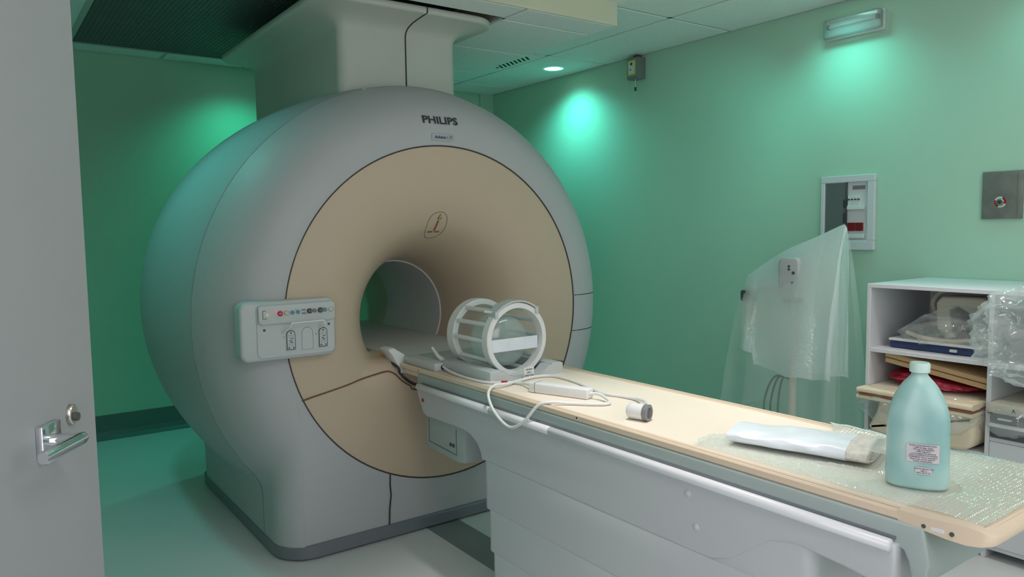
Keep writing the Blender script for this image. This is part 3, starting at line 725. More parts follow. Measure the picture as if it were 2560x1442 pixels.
# ------------------------------------------------------------------ head coil with its cable
coil = thing('head_coil', 'open cylindrical birdcage head coil with white rings and bars, lying on the cream table', 'coil', (CX, 2.65, ZT))
cz, cr, yf, yb = 0.948, 0.152, 2.49, 2.81
def ring(bm, y0, y1, ro, ri, z=cz, n=64):
    loft(bm, [circle((CX, y0, z), ri, 'Y', n), circle((CX, y0, z), ro - 0.003, 'Y', n), circle((CX, y0 + 0.003, z), ro, 'Y', n), circle((CX, y1 - 0.003, z), ro, 'Y', n), circle((CX, y1, z), ro - 0.003, 'Y', n), circle((CX, y1, z), ri, 'Y', n), circle((CX, y0, z), ri, 'Y', n)])
    bmesh.ops.recalc_face_normals(bm, faces=bm.faces); return bm
obj('front_ring', ring(B(), yf, yf + 0.042, cr, cr - 0.022), MT['white'], coil, 40)
obj('rear_ring', ring(B(), yb - 0.055, yb, cr - 0.002, cr - 0.026), MT['white'], coil, 40)
obj('clear_shell', ring(B(), yf + 0.04, yb - 0.05, cr - 0.024, cr - 0.027), MT['acryl'], coil, 40, label='clear acrylic tube inside the bars')
for a in (-158, -126, 158, 126, 90, 62, -62, -90, 34, -34, 190 - 180 + 0):
    t = math.radians(a); x, z = CX + (cr - 0.012) * math.sin(t), cz + (cr - 0.012) * math.cos(t)
    if a == 10: continue
    bm = B(); tube(bm, [(x, yf + 0.035, z), (x, yb - 0.045, z)], 0.0095, 10); obj('coil_bar', bm, MT['white'], coil, 60)
# mirror bracket over the top of the front ring
def arc(a0, a1, r, y, n=10): return [(CX + r * math.sin(math.radians(a0 + (a1 - a0) * k / n)), y, cz + r * math.cos(math.radians(a0 + (a1 - a0) * k / n))) for k in range(n + 1)]
bm = B(); loft(bm, [[Vector((p[0], yf - 0.004, p[2])) for p in arc(-42, 38, cr + 0.003, 0)], [Vector((p[0], yf - 0.004, p[2])) for p in arc(-42, 38, cr + 0.010, 0)], [Vector((p[0], yf + 0.05, p[2])) for p in arc(-42, 38, cr + 0.010, 0)], [Vector((p[0], yf + 0.05, p[2])) for p in arc(-42, 38, cr + 0.003, 0)], [Vector((p[0], yf - 0.004, p[2])) for p in arc(-42, 38, cr + 0.003, 0)]], False)
bmesh.ops.recalc_face_normals(bm, faces=bm.faces); obj('mirror_bracket', bm, MT['panel'], coil, 40)
for a in (-43, 39):
    p = arc(a, a + 1, cr + 0.005, 0, 1)[0]
    bm = B(); box(bm, (p[0] - 0.008, yf - 0.008, p[2] - 0.022), (p[0] + 0.008, yf + 0.052, p[2] + 0.008), 0.003); obj('bracket_clip', bm, MT['panel'], coil)
p = arc(-43, 0, cr + 0.01, 0, 1)[0]
bm = B(); tube(bm, [(p[0], yf + 0.02, p[2]), (p[0] - 0.035, yf + 0.03, p[2] + 0.006)], 0.006, 8); obj('bracket_knob', bm, MT['panel'], coil, 60)
# base: trough and side slab with raised mirror lever
bm = B(); box(bm, (1.630, 2.425, ZT), (1.690, 2.80, ZT + 0.048), 0.006); box(bm, (1.945, 2.425, ZT), (2.0, 2.80, ZT + 0.048), 0.006)
for ya, yb_ in ((2.425, 2.485), (2.735, 2.80)):
    ap = [(CX + 0.157 * math.sin(math.radians(a)), max(ZT + 0.001, cz + 0.157 * math.cos(math.radians(a)))) for a in range(135, 226, 6)]
    extrude(bm, [(1.632, ZT), (2.0, ZT), (2.0, ZT + 0.044)] + ap + [(1.632, ZT + 0.044)], 'Y', ya - 0.0015, yb_)
box(bm, (1.66, 2.43, ZT), (1.97, 2.80, ZT + 0.006))
obj('coil_base', bm, MT['panel'], coil, 40)
bm = B(); box(bm, (1.665, 2.50, ZT + 0.004), (1.965, 2.78, ZT + 0.0085)); obj('base_mat', bm, MT['dgrey'], coil)
bm = B(); box(bm, (1.588, 2.782, ZT), (2.03, 3.06, ZT + 0.036), 0.007, 3); obj('base_slab', bm, MT['panel'], coil, 40)
bm = B(); box(bm, (1.65, 2.86, ZT + 0.034), (1.96, 3.03, ZT + 0.040), 0.003); obj('head_rest', bm, MT['carr'], coil, 40)
bm = B(); tube(bm, [(1.655, 2.80, 0.825), (1.652, 2.86, 0.845), (1.650, 2.91, 0.880)], lambda t: 0.012 - 0.006 * t, 8); obj('lock_lever', bm, MT['white'], coil, 60)
bm = B(); disc(bm, (1.628, 2.783, 0.812), 0.011, -0.003, 'Y', 16); obj('cable_inlet', bm, MT['ink'], coil)
bm = B(); box(bm, (1.795, 2.420, ZT + 0.002), (1.845, 2.4255, ZT + 0.046)); lb = obj('paper_tag', bm, MT['white'], coil, label='small white printed tag')
for i, s in enumerate(('RECEIVE', 'ONLY', 'HEAD COIL')):
    obj('tag_lettering', text_bm(s, 0.009, lambda u, v: (1.820 + u, 2.4190, ZT + 0.037 - 0.012 * i + v), 0.02), MT['ink'], lb)
# cable: base -> module -> loop over the table edge -> plug
zc_ = ZT + 0.006
C1 = [(1.628, 2.78, 0.815), (1.614, 2.70, 0.808), (1.612, 2.60, 0.8015), (1.613, 2.50, 0.8015), (1.628, 2.435, 0.8015), (1.665, 2.402, 0.8015), (1.700, 2.375, 0.802), (1.715, 2.33, 0.804), (1.704, 2.275, 0.810), (1.690, 2.236, 0.814)]
bm = B(); tube(bm, crom(C1, 8), 0.0058, 10); obj('cable', bm, MT['white'], coil, 60)
bm = B(); tube(bm, [(1.668, 2.4002, 0.8017), (1.688, 2.3846, 0.8019)], 0.0068, 10); obj('cable_mark', bm, MT['red'], coil, 60, label='red band on the cable')
mdir = Vector((0.085, -0.235, 0)).normalized(); mc = Vector((1.725, 2.105, ZT + 0.019)); rz = math.atan2(mdir.y, mdir.x)
bm = B(); box(bm, (mc.x - 0.125, mc.y - 0.023, ZT + 0.0005), (mc.x + 0.125, mc.y + 0.023, ZT + 0.038), 0.006, 3)
Rm = Matrix.Translation(mc) @ Matrix.Rotation(rz, 4, 'Z') @ Matrix.Translation(-mc); bmesh.ops.transform(bm, matrix=Rm, verts=bm.verts)
cm = obj('cable_module', bm, MT['white'], coil, 40, label='long white box in the cable')
bm = B(); box(bm, (mc.x - 0.098, mc.y - 0.0236, ZT + 0.001), (mc.x - 0.096, mc.y + 0.0236, ZT + 0.0386)); bmesh.ops.transform(bm, matrix=Rm, verts=bm.verts); obj('module_joint', bm, MT['grey'], cm)
bm = B(); disc(bm, (mc.x - 0.124, mc.y, ZT + 0.019), 0.012, -0.003, 'X', 16); bmesh.ops.transform(bm, matrix=Rm, verts=bm.verts); obj('module_inlet', bm, MT['ink'], cm)
e0 = Rm @ Vector((mc.x + 0.122, mc.y, ZT + 0.019)); e1 = Rm @ Vector((mc.x + 0.16, mc.y, ZT + 0.021))
C2 = [e0, e1, (1.768, 1.895, ZT + 0.012), (1.745, 1.875, ZT + 0.007), (1.70, 1.905, ZT + 0.007), (1.655, 1.955, ZT + 0.007), (1.60, 2.00, ZT + 0.011), (1.565, 2.03, ZT + 0.0), (1.538, 2.075, 0.735), (1.532, 2.14, 0.699), (1.533, 2.20, 0.705), (1.532, 2.265, 0.745), (1.545, 2.31, 0.790), (1.59, 2.335, ZT + 0.016), (1.66, 2.345, ZT + 0.012), (1.74, 2.375, ZT + 0.010), (1.84, 2.40, ZT + 0.008), (1.905, 2.37, ZT + 0.007), (1.905, 2.25, ZT + 0.006), (1.875, 2.12, ZT + 0.006), (1.845, 2.01, ZT + 0.006), (1.865, 1.93, ZT + 0.006), (1.868, 1.865, ZT + 0.008), (1.835, 1.80, ZT + 0.018), (1.79, 1.740, ZT + 0.030), (1.752, 1.704, ZT + 0.036)]
bm = B(); tube(bm, crom(C2, 8), 0.0058, 10); obj('cable', bm, MT['white'], coil, 60)
# the plug: short white barrel with a grey collar, lying on the table
pd = Vector((0.30, -0.95, 0)).normalized(); pc = Vector((1.690, 1.683, ZT + 0.0265))
pu = Vector((-pd.y, pd.x, 0))
def prng(t, r, n=24): return [pc + pd * t + (pu * math.cos(2 * PI * k / n) + Vector((0, 0, 1)) * math.sin(2 * PI * k / n)) * r for k in range(n)]
bm = B(); loft(bm, [prng(-0.030, 0.008), prng(-0.029, 0.017), prng(-0.022, 0.0235), prng(-0.01, 0.0255), prng(0.030, 0.0255)], True, (True, True)); bmesh.ops.recalc_face_normals(bm, faces=bm.faces)
pl = obj('plug', bm, MT['white'], coil, 40, label='round white plug with grey collar')
bm = B(); loft(bm, [prng(0.029, 0.0258), prng(0.030, 0.0265), prng(0.045, 0.0265), prng(0.046, 0.024), prng(0.046, 0.018), prng(0.036, 0.016)], True, (False, True)); bmesh.ops.recalc_face_normals(bm, faces=bm.faces); obj('plug_collar', bm, MT['grey'], pl, 40)
bm = B(); tube(bm, [pc + Vector((0.016, 0.006, 0.014)), pc + Vector((0.050, 0.016, 0.010))], 0.007, 8); obj('plug_boot', bm, MT['panel'], pl, 60)

# clear phantom bottle lying in the coil, strapped with white tape
ph = thing('phantom_bottle', 'clear bluish round flask lying inside the birdcage coil', 'flask', (CX, 2.63, 0.84))
fz = cz - 0.015
bm = B(); loft(bm, [circle((CX - 0.005, y, fz), r, 'Y', 40) for y, r in ((2.545, 0.02), (2.547, 0.085), (2.558, 0.102), (2.58, 0.108), (2.66, 0.108), (2.69, 0.100), (2.715, 0.07), (2.735, 0.03), (2.77, 0.028))], True, (True, True))
bmesh.ops.recalc_face_normals(bm, faces=bm.faces); obj('flask_body', bm, MT['water'], ph, 40)
bm = B(); loft(bm, [[Vector((CX + dx, y, fz + z)) for (y, z) in ((2.515, -0.034), (2.515, 0.018), (2.518, 0.018), (2.518, -0.034))] for dx in (-0.122, -0.08, 0.0, 0.08, 0.122)], True, (True, True)); bmesh.ops.recalc_face_normals(bm, faces=bm.faces)
obj('tape_strap', bm, MT['wrapw'], ph, label='wide white tape across the flask')

# ------------------------------------------------------------------ bottle of blue fluid, sheeting and bubble wrap on the table
bt = thing('fluid_bottle', 'tall milky blue plastic bottle with cap and two labels on the table', 'bottle', (1.757, 0.842, ZT + 0.004))
va = math.atan2(0.842, 1.757)                       # the broad side faces the doorway
bu = Vector((math.sin(va), -math.cos(va), 0)); bv = Vector((math.cos(va), math.sin(va), 0)); bc = Vector((1.757, 0.842, ZT + 0.004))
def bring(z, hw, hd, n=40, p=2.6):
    out = []
    for k in range(n):
        a = 2 * PI * k / n; c, s = math.cos(a), math.sin(a)
        out.append(bc + bu * (hw * math.copysign(abs(c) ** (2 / p), c)) + bv * (hd * math.copysign(abs(s) ** (2 / p), s)) + Vector((0, 0, z)))
    return out
SH = [(0.0, 0.060, 0.034), (0.004, 0.064, 0.039), (0.012, 0.066, 0.041), (0.06, 0.0660, 0.042), (0.10, 0.0655, 0.042), (0.14, 0.0650, 0.042), (0.165, 0.0635, 0.0415), (0.19, 0.058, 0.040), (0.215, 0.0485, 0.036), (0.237, 0.036, 0.030), (0.252, 0.0235, 0.0225), (0.260, 0.0175, 0.0175), (0.270, 0.0170, 0.0170)]
shp = [(v.x, v.y, v.z) for v in crom(SH, 3)]
bm = B(); loft(bm, [bring(z, a, b, 40, 2.6 if z < 0.2 else 2.2) for z, a, b in shp], True, (True, True)); bmesh.ops.recalc_face_normals(bm, faces=bm.faces)
obj('bottle_body', bm, MT['bottle'], bt, 40)
bm = B(); loft(bm, [bring(z, r, r, 28, 2) for z, r in ((0.264, 0.0175), (0.267, 0.0215), (0.285, 0.0215), (0.288, 0.0195))], True, (True, True)); bmesh.ops.recalc_face_normals(bm, faces=bm.faces)
obj('bottle_cap', bm, MT['cap'], bt, 40)
def bplace(u0, z0, u, v):
    x = u0 + u; p = 2.6; hw, hd = 0.0662, 0.0433
    d = hd * max(0.0, 1 - abs(x / hw) ** p) ** (1 / p)
    return bc + bu * x - bv * d + Vector((0, 0, z0 + v))
def blabel(x0, x1, z0, z1, lines, size, name):
    bm = B(); n = 6
    loft(bm, [[bplace(x0 + (x1 - x0) * k / n, z, 0, 0) for k in range(n + 1)] for z in (z0, z1)], False)
    o = obj(name, bm, MT['label'], bt)
    for i, s in enumerate(lines):
        zz = z1 - (i + 0.8) * (z1 - z0) / (len(lines) + 0.5)
        t = text_bm(s, size, lambda u, v: bplace((x0 + x1) / 2, zz, u, v) - bv * 0.0006, 0.012); obj('label_lettering', t, MT['ink'], o)
blabel(-0.022, 0.044, 0.066, 0.108, ['FLUID CONCENTRATION:', '- 1000 ml dest. water', '- 770 mg CuSO4.5H2O', '- 2000 mg NaCl', '- 1 ml arquad (1% solution)', '- 0.05 ml H2SO4 0.1N solution', 'WARNING: This is corrosive', 'Fluid must not be used for', 'human consumption'], 0.0047, 'main_label')
blabel(-0.003, 0.030, 0.039, 0.055, ['PHANTOM BOTTLE', '1000 cc', '9603 720 01101'], 0.0044, 'small_label')

# folded bundle of white sheeting
bun = thing('sheeting_bundle', 'folded roll of white plastic sheeting lying on the cream tabletop', 'sheeting', (1.82, 1.2, ZT))
def bundle_ring(t, n=36):
    c = Vector((1.757, 1.345, ZT)).lerp(Vector((1.872, 1.000, ZT)), t)
    d = Vector((0.095, -0.31, 0)).normalized(); s = Vector((-d.y, d.x, 0))
    hw = 0.088 + 0.024 * t; h = 0.040 + 0.012 * t
    out = []
    for k in range(n):
        a = 2 * PI * k / n; u = math.cos(a); v = math.sin(a)
        u = math.copysign(abs(u) ** 0.75, u); v = math.copysign(abs(v) ** 0.8, v)
        z = h / 2 * (1 + v) * (1 - 0.30 * max(0, u))
        p = c + s * (hw * u) + Vector((0, 0, z + 0.006))
        nz = noise3((t * 3.0, u * 1.5, v * 1.5), 1.7) * 0.006 + noise3((t * 9, u * 3, v * 3), 1.3) * 0.003
        p += s * (nz * u) + Vector((0, 0, nz * max(0, v)))
        out.append(p)
    return out
bm = B(); loft(bm, [bundle_ring(k / 24 * 0.86) for k in range(25)], True, (True, False)); bmesh.ops.recalc_face_normals(bm, faces=bm.faces)
obj('outer_fold', bm, MT['wrapw'], bun, 60)
bm = B()
er = bundle_ring(1.0); cen = sum(er, Vector()) / len(er); dd = Vector((0.095, -0.31, 0)).normalized()
rr = [[p + (cen - p) * 0.02 for p in bundle_ring(t)] for t in (0.845, 0.88, 0.92, 0.96)]
for k in range(9):
    f = 0.97 - k * 0.11
    rr.append([cen + (p - cen) * f + dd * ((0.004 if k % 2 else -0.002) - 0.001 * k) for p in er])
er0, rr = rr[0], rr[1:]
loft(bm, [er0] + rr, True, (False, True)); bmesh.ops.recalc_face_normals(bm, faces=bm.faces)
obj('layered_end', bm, MT['wrapg'], bun, 60, label='greyish end showing the folded layers')
bm = B()
loft(bm, [[p + dd * (0.11 * k / 6) + Vector((0, 0, -0.006 * k / 6 * (p.z - ZT) / 0.05)) + Vector((0, 0, 0.004 * noise3((i, k, 1), 0.6))) for i, p in enumerate(er[2:15])] for k in range(7)], False)
obj('loose_flap', bm, MT['bubble'], bun, 60, label='clear flap hanging out of the fold')

# bubble wrap lying over the foot half of the table
bm = B(); NX, NY = 180, 260
grid = []
for j in range(NY + 1):
    row = []
    for i in range(NX + 1):
        u, v = i / NX, j / NY
        x = 1.612 + 0.475 * u; y = 0.635 + (0.66 + 0.10 * math.sin(u * 5 + 1)) * v
        if v > 0.98: y += 0.02 * noise3((x, y, 0), 25)
        z = ZT + 0.005 + 0.009 * max(0, noise3((x, y, 0.3), 6)) + 0.003 * max(0, noise3((x, y, 2.0), 14))
        hump = math.exp(-(((x - 2.035) / 0.045) ** 2 + ((y - 1.20) / 0.20) ** 2)); z += 0.022 * hump * (0.8 + 0.5 * noise3((x, y, 5), 16))
        z += 0.0042 * max(0, math.sin(x * PI / 0.0100) * math.sin(y * PI / 0.0100)) ** 0.6 + 0.0042 * max(0, -math.sin(x * PI / 0.0100) * math.sin(y * PI / 0.0100)) ** 0.6
        db = math.hypot((x - 1.757) / 0.09, (y - 0.842) / 0.09)
        if db < 1.0: z = min(z, ZT + 0.0038)
        tq = ((x - 1.757) * 0.115 + (y - 1.345) * -0.345) / (0.115 ** 2 + 0.345 ** 2); dq = math.hypot(x - 1.757 - 0.115 * tq, y - 1.345 + 0.345 * tq)
        if -0.03 < tq < 1.05 and dq < 0.115: z = min(z, ZT + 0.0055)
        row.append(bm.verts.new((x, y, z)))
    grid.append(row)
for j in range(NY):
    for i in range(NX): bm.faces.new((grid[j][i], grid[j][i + 1], grid[j + 1][i + 1], grid[j + 1][i]))
obj('bubble_wrap', bm, MT['bubble'], None, 80, label='clear bubble wrap spread over the foot end of the table', cat='bubble wrap', loc=(1.82, 1.0, ZT))

# ------------------------------------------------------------------ injector stand under its plastic drape
inj = thing('injector_stand', 'pale medical stand with a double head and dangling cables under the clear plastic drape', 'stand', (3.38, 2.26, 0))
px_, py_ = 3.38, 2.255
bm = B(); disc(bm, (px_, py_, 0.06), 0.045, 0.06, 'Z', 24, 0.01)
for k in range(5):
    a = 2 * PI * k / 5 + 0.3; tube(bm, [(px_, py_, 0.085), (px_ + 0.25 * math.cos(a), py_ + 0.25 * math.sin(a), 0.065)], lambda t: 0.022 - 0.008 * t, 10)
obj('star_base', bm, MT['panel'], inj, 40)
for k in range(5):
    a = 2 * PI * k / 5 + 0.3; x, y = px_ + 0.245 * math.cos(a), py_ + 0.245 * math.sin(a)
    bm = B(); disc(bm, (x, y - 0.012, 0.028), 0.028, 0.024, 'Y', 18, 0.004); obj('caster', bm, MT['dgrey'], inj, 40)
bm = B(); tube(bm, [(px_, py_, 0.08), (px_, py_, 1.04)], 0.022, 16); obj('pole', bm, MT['beige'], inj, 60)
bm = B(); extrude(bm, rrect(py_ - 0.075, 1.03, py_ + 0.045, 1.24, 0.03, 5), 'X', px_ - 0.07, px_ + 0.06, 0.012, 3); hd = obj('injector_head', bm, MT['panel'], inj, 40, label='pinkish white head')
for y, z, r in ((py_ - 0.02, 1.195, 0.006), (py_ - 0.02, 1.18, 0.006), (py_ - 0.045, 1.163, 0.008), (py_ - 0.04, 1.115, 0.006)):
    bm = B(); disc(bm, (px_ - 0.071, y, z), r, -0.003, 'X', 12); obj('head_key', bm, MT['dgrey'], hd)
for y in (py_ - 0.045, py_ + 0.015):
    bm = B(); disc(bm, (px_ - 0.03, y, 1.035), 0.020, -0.028, 'Z', 18, 0.003); obj('syringe_port', bm, MT['dgrey'], hd, 40)
bm = B(); tube(bm, crom([(px_, py_ + 0.02, 1.08), (px_ - 0.02, py_ + 0.14, 1.07), (px_ - 0.03, py_ + 0.235, 1.05)], 6), 0.014, 10); obj('side_arm', bm, MT['beige'], inj, 60)
bm = B(); box(bm, (px_ - 0.07, py_ + 0.20, 1.00), (px_ - 0.01, py_ + 0.275, 1.06), 0.01, 2); obj('arm_clamp', bm, MT['dgrey'], inj, 40)
bm = B(); extrude(bm, [(py_ + 0.15, 0.86), (py_ + 0.19, 1.0), (py_ + 0.24, 1.0), (py_ + 0.235, 0.88)], 'X', px_ - 0.05, px_ - 0.03, 0.004); obj('arm_handle', bm, MT['pad'], inj, 40)
for dy, zb in ((0.13, 0.30), (0.095, 0.24), (0.055, 0.33)):
    bm = B(); tube(bm, crom([(px_ - 0.02, py_ + 0.005, 0.62), (px_ - 0.03, py_ + dy * 0.6, 0.62), (px_ - 0.03, py_ + dy, 0.53), (px_ - 0.03, py_ + dy * 1.1, 0.42), (px_ - 0.03, py_ + dy * 0.7, zb), (px_ - 0.01, py_ + 0.01, 0.40)], 6), 0.0055, 8); obj('cable', bm, MT['dgrey'], inj, 60)
bm = B(); disc(bm, (px_ - 0.026, py_ + 0.015, 0.70), 0.010, -0.02, 'X', 12, 0.002); obj('pole_knob', bm, MT['dgrey'], inj, 40)

dr = thing('plastic_drape', 'bubble wrap cover draped over the pale stand by the wall', 'plastic cover', (3.38, 2.26, 0.3))
RID = crom([(3.36, 2.515, 1.135), (3.36, 2.40, 1.210), (3.36, 2.275, 1.280), (3.365, 2.13, 1.338), (3.37, 2.00, 1.395), (3.37, 1.978, 1.396), (3.37, 1.968, 1.38)], 6)
def drape(hem, spread, name, mtl, seed, depth=0.30, fold=0.022, side=0.0, y_fan=0.0):
    bm = B(); NR = len(RID) - 1; NV = 26; rows = []
    for i in range(NR * 2 + 1):
        t = i / (NR * 2) * NR; k = min(int(t), NR - 1); p = RID[k].lerp(RID[k + 1], t - k); s = i / (NR * 2)
        col = []
        for j in range(-NV, NV + 1):
            sgn = -1 if j < 0 else 1; f = abs(j) / NV
            zz = p.z + (hem(s) - p.z) * f
            out = spread * (1 - math.exp(-5 * f)) + spread * 0.9 * f
            fl_ = fold * f * math.sin(s * 17 + seed + sgn * 0.8 + 2 * noise3((s * 3, seed, sgn), 1)) + 0.012 * f * noise3((s * 6, f * 4, seed + sgn), 1)
            y = p.y + y_fan * (0.5 - s) * 2 * f + side * f + 0.02 * f * noise3((s * 8, f * 2, seed), 1)
            x = p.x + sgn * (out + fl_) if sgn < 0 else min(p.x + sgn * (out * 0.7 + fl_ * 0.5) , XR - 0.03)
            col.append(bm.verts.new((x, y, zz + 0.012 * f * noise3((s * 9, seed, 3), 1))))
        rows.append(col)
    for a, b in zip(rows[:-1], rows[1:]):
        for q in range(len(a) - 1): bm.faces.new((a[q], a[q + 1], b[q + 1], b[q]))
    return obj(name, bm, mtl, dr, 80)
drape(lambda s: 0.70 - 0.05 * math.sin(s * 3.1) + (0.06 if s < 0.12 else 0), 0.05, 'upper_sheet', MT['drape'], 1.0, y_fan=-0.03)
drape(lambda s: 0.36 + 0.10 * math.sin(s * 6 + 0.5), 0.07, 'lower_sheet', MT['drape2'], 4.0, fold=0.03, y_fan=0.09)

# ------------------------------------------------------------------ shelf cabinet by the right wall
KX, KY0, KY1, KYM, KZ = 3.378, 0.80, 1.868, 1.340, 1.125
cab = thing('shelf_cabinet', 'white open shelf cabinet holding wrapped coils and pads, against the green wall', 'cabinet', (3.66, 1.33, 0))
pt = 0.018
def cpart(name, lo, hi): bm = B(); box(bm, lo, hi, 0.0015, 1); return obj(name, bm, MT['cab'], cab)
cpart('top_panel', (KX, KY0, KZ - pt), (XR - 0.004, KY1, KZ))
cpart('side_panel', (KX, KY1 - pt, 0.0), (XR - 0.004, KY1, KZ - pt)); cpart('side_panel', (KX, KY0, 0.0), (XR - 0.004, KY0 + pt, KZ - pt))
cpart('divider', (KX, KYM - pt / 2, 0.0), (XR - 0.004, KYM + pt / 2, KZ - pt)); cpart('back_panel', (XR - 0.012, KY0 + pt, 0.04), (XR - 0.004, KY1 - pt, KZ - pt))
for z in (0.808, 0.425, 0.04): cpart('shelf', (KX + 0.004, KYM + pt / 2, z), (XR - 0.012, KY1 - pt, z + pt))
for z in (0.808, 0.50, 0.04): cpart('shelf', (KX + 0.004, KY0 + pt, z), (XR - 0.012, KYM - pt / 2, z + pt))
cpart('drawer_front', (KX - 0.004, KY0 + pt + 0.002, 0.06), (KX + 0.014, KYM - pt / 2 - 0.002, 0.50))

def bag(name, c, r, label, cat, seed, m, amp=0.25, sc=6.0, tie=None, res=5, flat=0.0):
    """crumpled film bag: a noisy icosphere pulled flat where it lies"""
    bm = B(); bmesh.ops.create_icosphere(bm, subdivisions=res, radius=1.0)
    for v in bm.verts:
        d = v.co.normalized(); q = Vector((d.x + seed, d.y, d.z))
        n = 1 - abs(noise.noise(q * 1.9)) * 2.0; n2 = 1 - abs(noise.noise(q * 4.3)) * 2.0; n3 = noise.noise(q * 9.0)
        k = 1 - amp + amp * (0.75 * n + 0.30 * n2 + 0.06 * n3)
        d = Vector([math.copysign(abs(q) ** 0.8, q) for q in d])
        v.co = Vector((c[0] + d.x * r[0] * k, c[1] + d.y * r[1] * k, c[2] + d.z * r[2] * k))
        if v.co.z < c[2] - r[2] * (1 - flat): v.co.z = c[2] - r[2] * (1 - flat)
        if tie: tie(v)
    return obj(name, bm, m, None, 50, label=label, cat=cat, loc=c)
# top compartment: coil with loop handles on a navy base, in a clear bag
fc = thing('bagged_coil', 'beige coil with loop handles on a navy base in the top compartment of the cabinet', 'coil', (3.62, 1.56, 0.826))
bm = B(); box(bm, (3.46, 1.40, 0.827), (3.86, 1.80, 0.86), 0.008); obj('coil_base', bm, MT['blue'], fc, 40, label='navy blue base plate')
bm = B(); box(bm, (3.45, 1.40, 0.861), (3.86, 1.80, 0.873), 0.004); obj('base_rim', bm, MT['white'], fc, 40)
bm = B(); box(bm, (3.446, 1.50, 0.838), (3.46, 1.53, 0.85), 0.003); obj('latch', bm, MT['white'], fc)
bm = B(); extrude(bm, [(1.42, 0.99), (1.40, 1.045), (1.45, 1.072), (1.62, 1.068), (1.645, 1.04), (1.64, 0.92), (1.60, 0.875), (1.56, 0.875), (1.575, 0.93), (1.585, 1.01), (1.55, 1.025), (1.50, 1.0)], 'X', 3.56, 3.70, 0.012, 3); obj('coil_hoop', bm, MT['beige'], fc, 40, label='beige curved handle')
bm = B(); tube(bm, crom([(3.72, 1.60, 0.875), (3.72, 1.68, 0.93), (3.72, 1.73, 1.01), (3.72, 1.70, 1.07), (3.72, 1.64, 1.085)], 6), 0.013, 10); obj('coil_loop', bm, MT['beige'], fc, 60)
bm = B(); tube(bm, crom([(3.50, 1.74, 0.90), (3.48, 1.66, 0.885), (3.48, 1.55, 0.88), (3.50, 1.45, 0.895), (3.56, 1.42, 0.91)], 6), 0.010, 10); obj('coil_edge', bm, MT['pad'], fc, 60)
bm = B(); extrude(bm, [(1.66, 0.875), (1.70, 0.96), (1.745, 0.90), (1.74, 0.875)], 'X', 3.52, 3.62, 0.01); obj('coil_block', bm, MT['dgrey'], fc, 40)
bag('clear_bag', (3.625, 1.575, 0.935), (0.24, 0.235, 0.11), 'crumpled clear plastic bag round the coil with the navy base', 'bag', 2.0, MT['bag'], 0.22, tie=lambda v: (setattr(v.co, 'z', min(v.co.z, 0.885 + (1.80 - v.co.y) * 0.65)), setattr(v.co, 'y', max(v.co.y, KYM + 0.014)), setattr(v.co, 'y', min(v.co.y, 1.845)), setattr(v.co, 'z', max(v.co.z, 0.8275))))
# second compartment: two tan boards, a red bag, two cream pads and a cream cradle
for i in range(2):
    bm = B(); box(bm, (3.42, 1.362, -0.011), (3.90, 1.80, 0.011), 0.004)
    R_ = Matrix.Translation((0, 1.58, 0.742 + 0.026 * i)) @ Matrix.Rotation(math.radians(8.0), 4, 'X') @ Matrix.Translation((0, -1.58, 0)); bmesh.ops.transform(bm, matrix=R_, verts=bm.verts)
    obj('tan_board', bm, MT['tan'], None, 40, label=('lower' if i == 0 else 'upper') + ' of two tan boards tilted above the red bag in the cabinet', cat='board', loc=(3.66, 1.58, 0.742 + 0.026 * i), group='tan boards in the cabinet')
bag('red_bag', (3.58, 1.615, 0.692), (0.19, 0.215, 0.038), 'shiny red bag squeezed under the tan boards in the cabinet', 'bag', 7.0, MT['redbag'], 0.2, flat=0.1, tie=lambda v: setattr(v.co, 'z', min(v.co.z, 0.712 + (v.co.y - 1.58) * 0.14)))
for i, (z0, z1) in enumerate(((0.601, 0.622), (0.630, 0.655))):
    t = thing('cream_pad', ('upper' if i else 'lower') + ' of two long cream pads jutting out of the cabinet below the red bag', 'pad', (3.50, 1.62, z0), group='cream pads in the cabinet')
    bm = B(); n = 14; rr = []
    for k in range(n + 1):
        f = k / n; y = 1.362 + 0.495 * f; sag = 0.006 * math.sin(f * 9 + i)
        rr.append([Vector((x, y, z)) for x, z in rrect(3.285 if y < 1.83 or True else 3.3, z0 + sag * 0.0, 3.365, z1 - 0.002 + sag * 0.3, 0.008, 3)])
    loft(bm, rr, True, (True, True)); bmesh.ops.recalc_face_normals(bm, faces=bm.faces)
    obj('pad_front', bm, MT['pad'], t, 50)
    bm = B(); box(bm, (3.36, 1.362, z0 + 0.001), (3.80, 1.845, z1 - 0.003), 0.006); obj('pad_body', bm, MT['pad'], t, 40)
bm = B(); extrude(bm, [(1.36, 0.6235), (1.845, 0.6235), (1.845, 0.629), (1.36, 0.629)], 'X', 3.282, 3.78); obj('brown_strap', bm, MT['brown'], None, None, label='brown strap lying between the two cream pads', cat='strap', loc=(3.5, 1.62, 0.6235))
cr_ = thing('cream_cradle', 'large cream plastic cradle standing below the cream pads in the cabinet', 'cradle', (3.60, 1.60, 0.443))
bm = B(); outl = [(v.x, v.y) for v in crom([(1.365, 0.598, 0), (1.37, 0.55, 0), (1.375, 0.49, 0), (1.40, 0.455, 0), (1.47, 0.444, 0), (1.66, 0.444, 0), (1.78, 0.447, 0), (1.822, 0.462, 0), (1.818, 0.485, 0), (1.795, 0.53, 0), (1.775, 0.598, 0)], 4)]
extrude(bm, outl, 'X', 3.33, 3.80, 0.02, 4); obj('cradle_shell', bm, MT['pad'], cr_, 50)
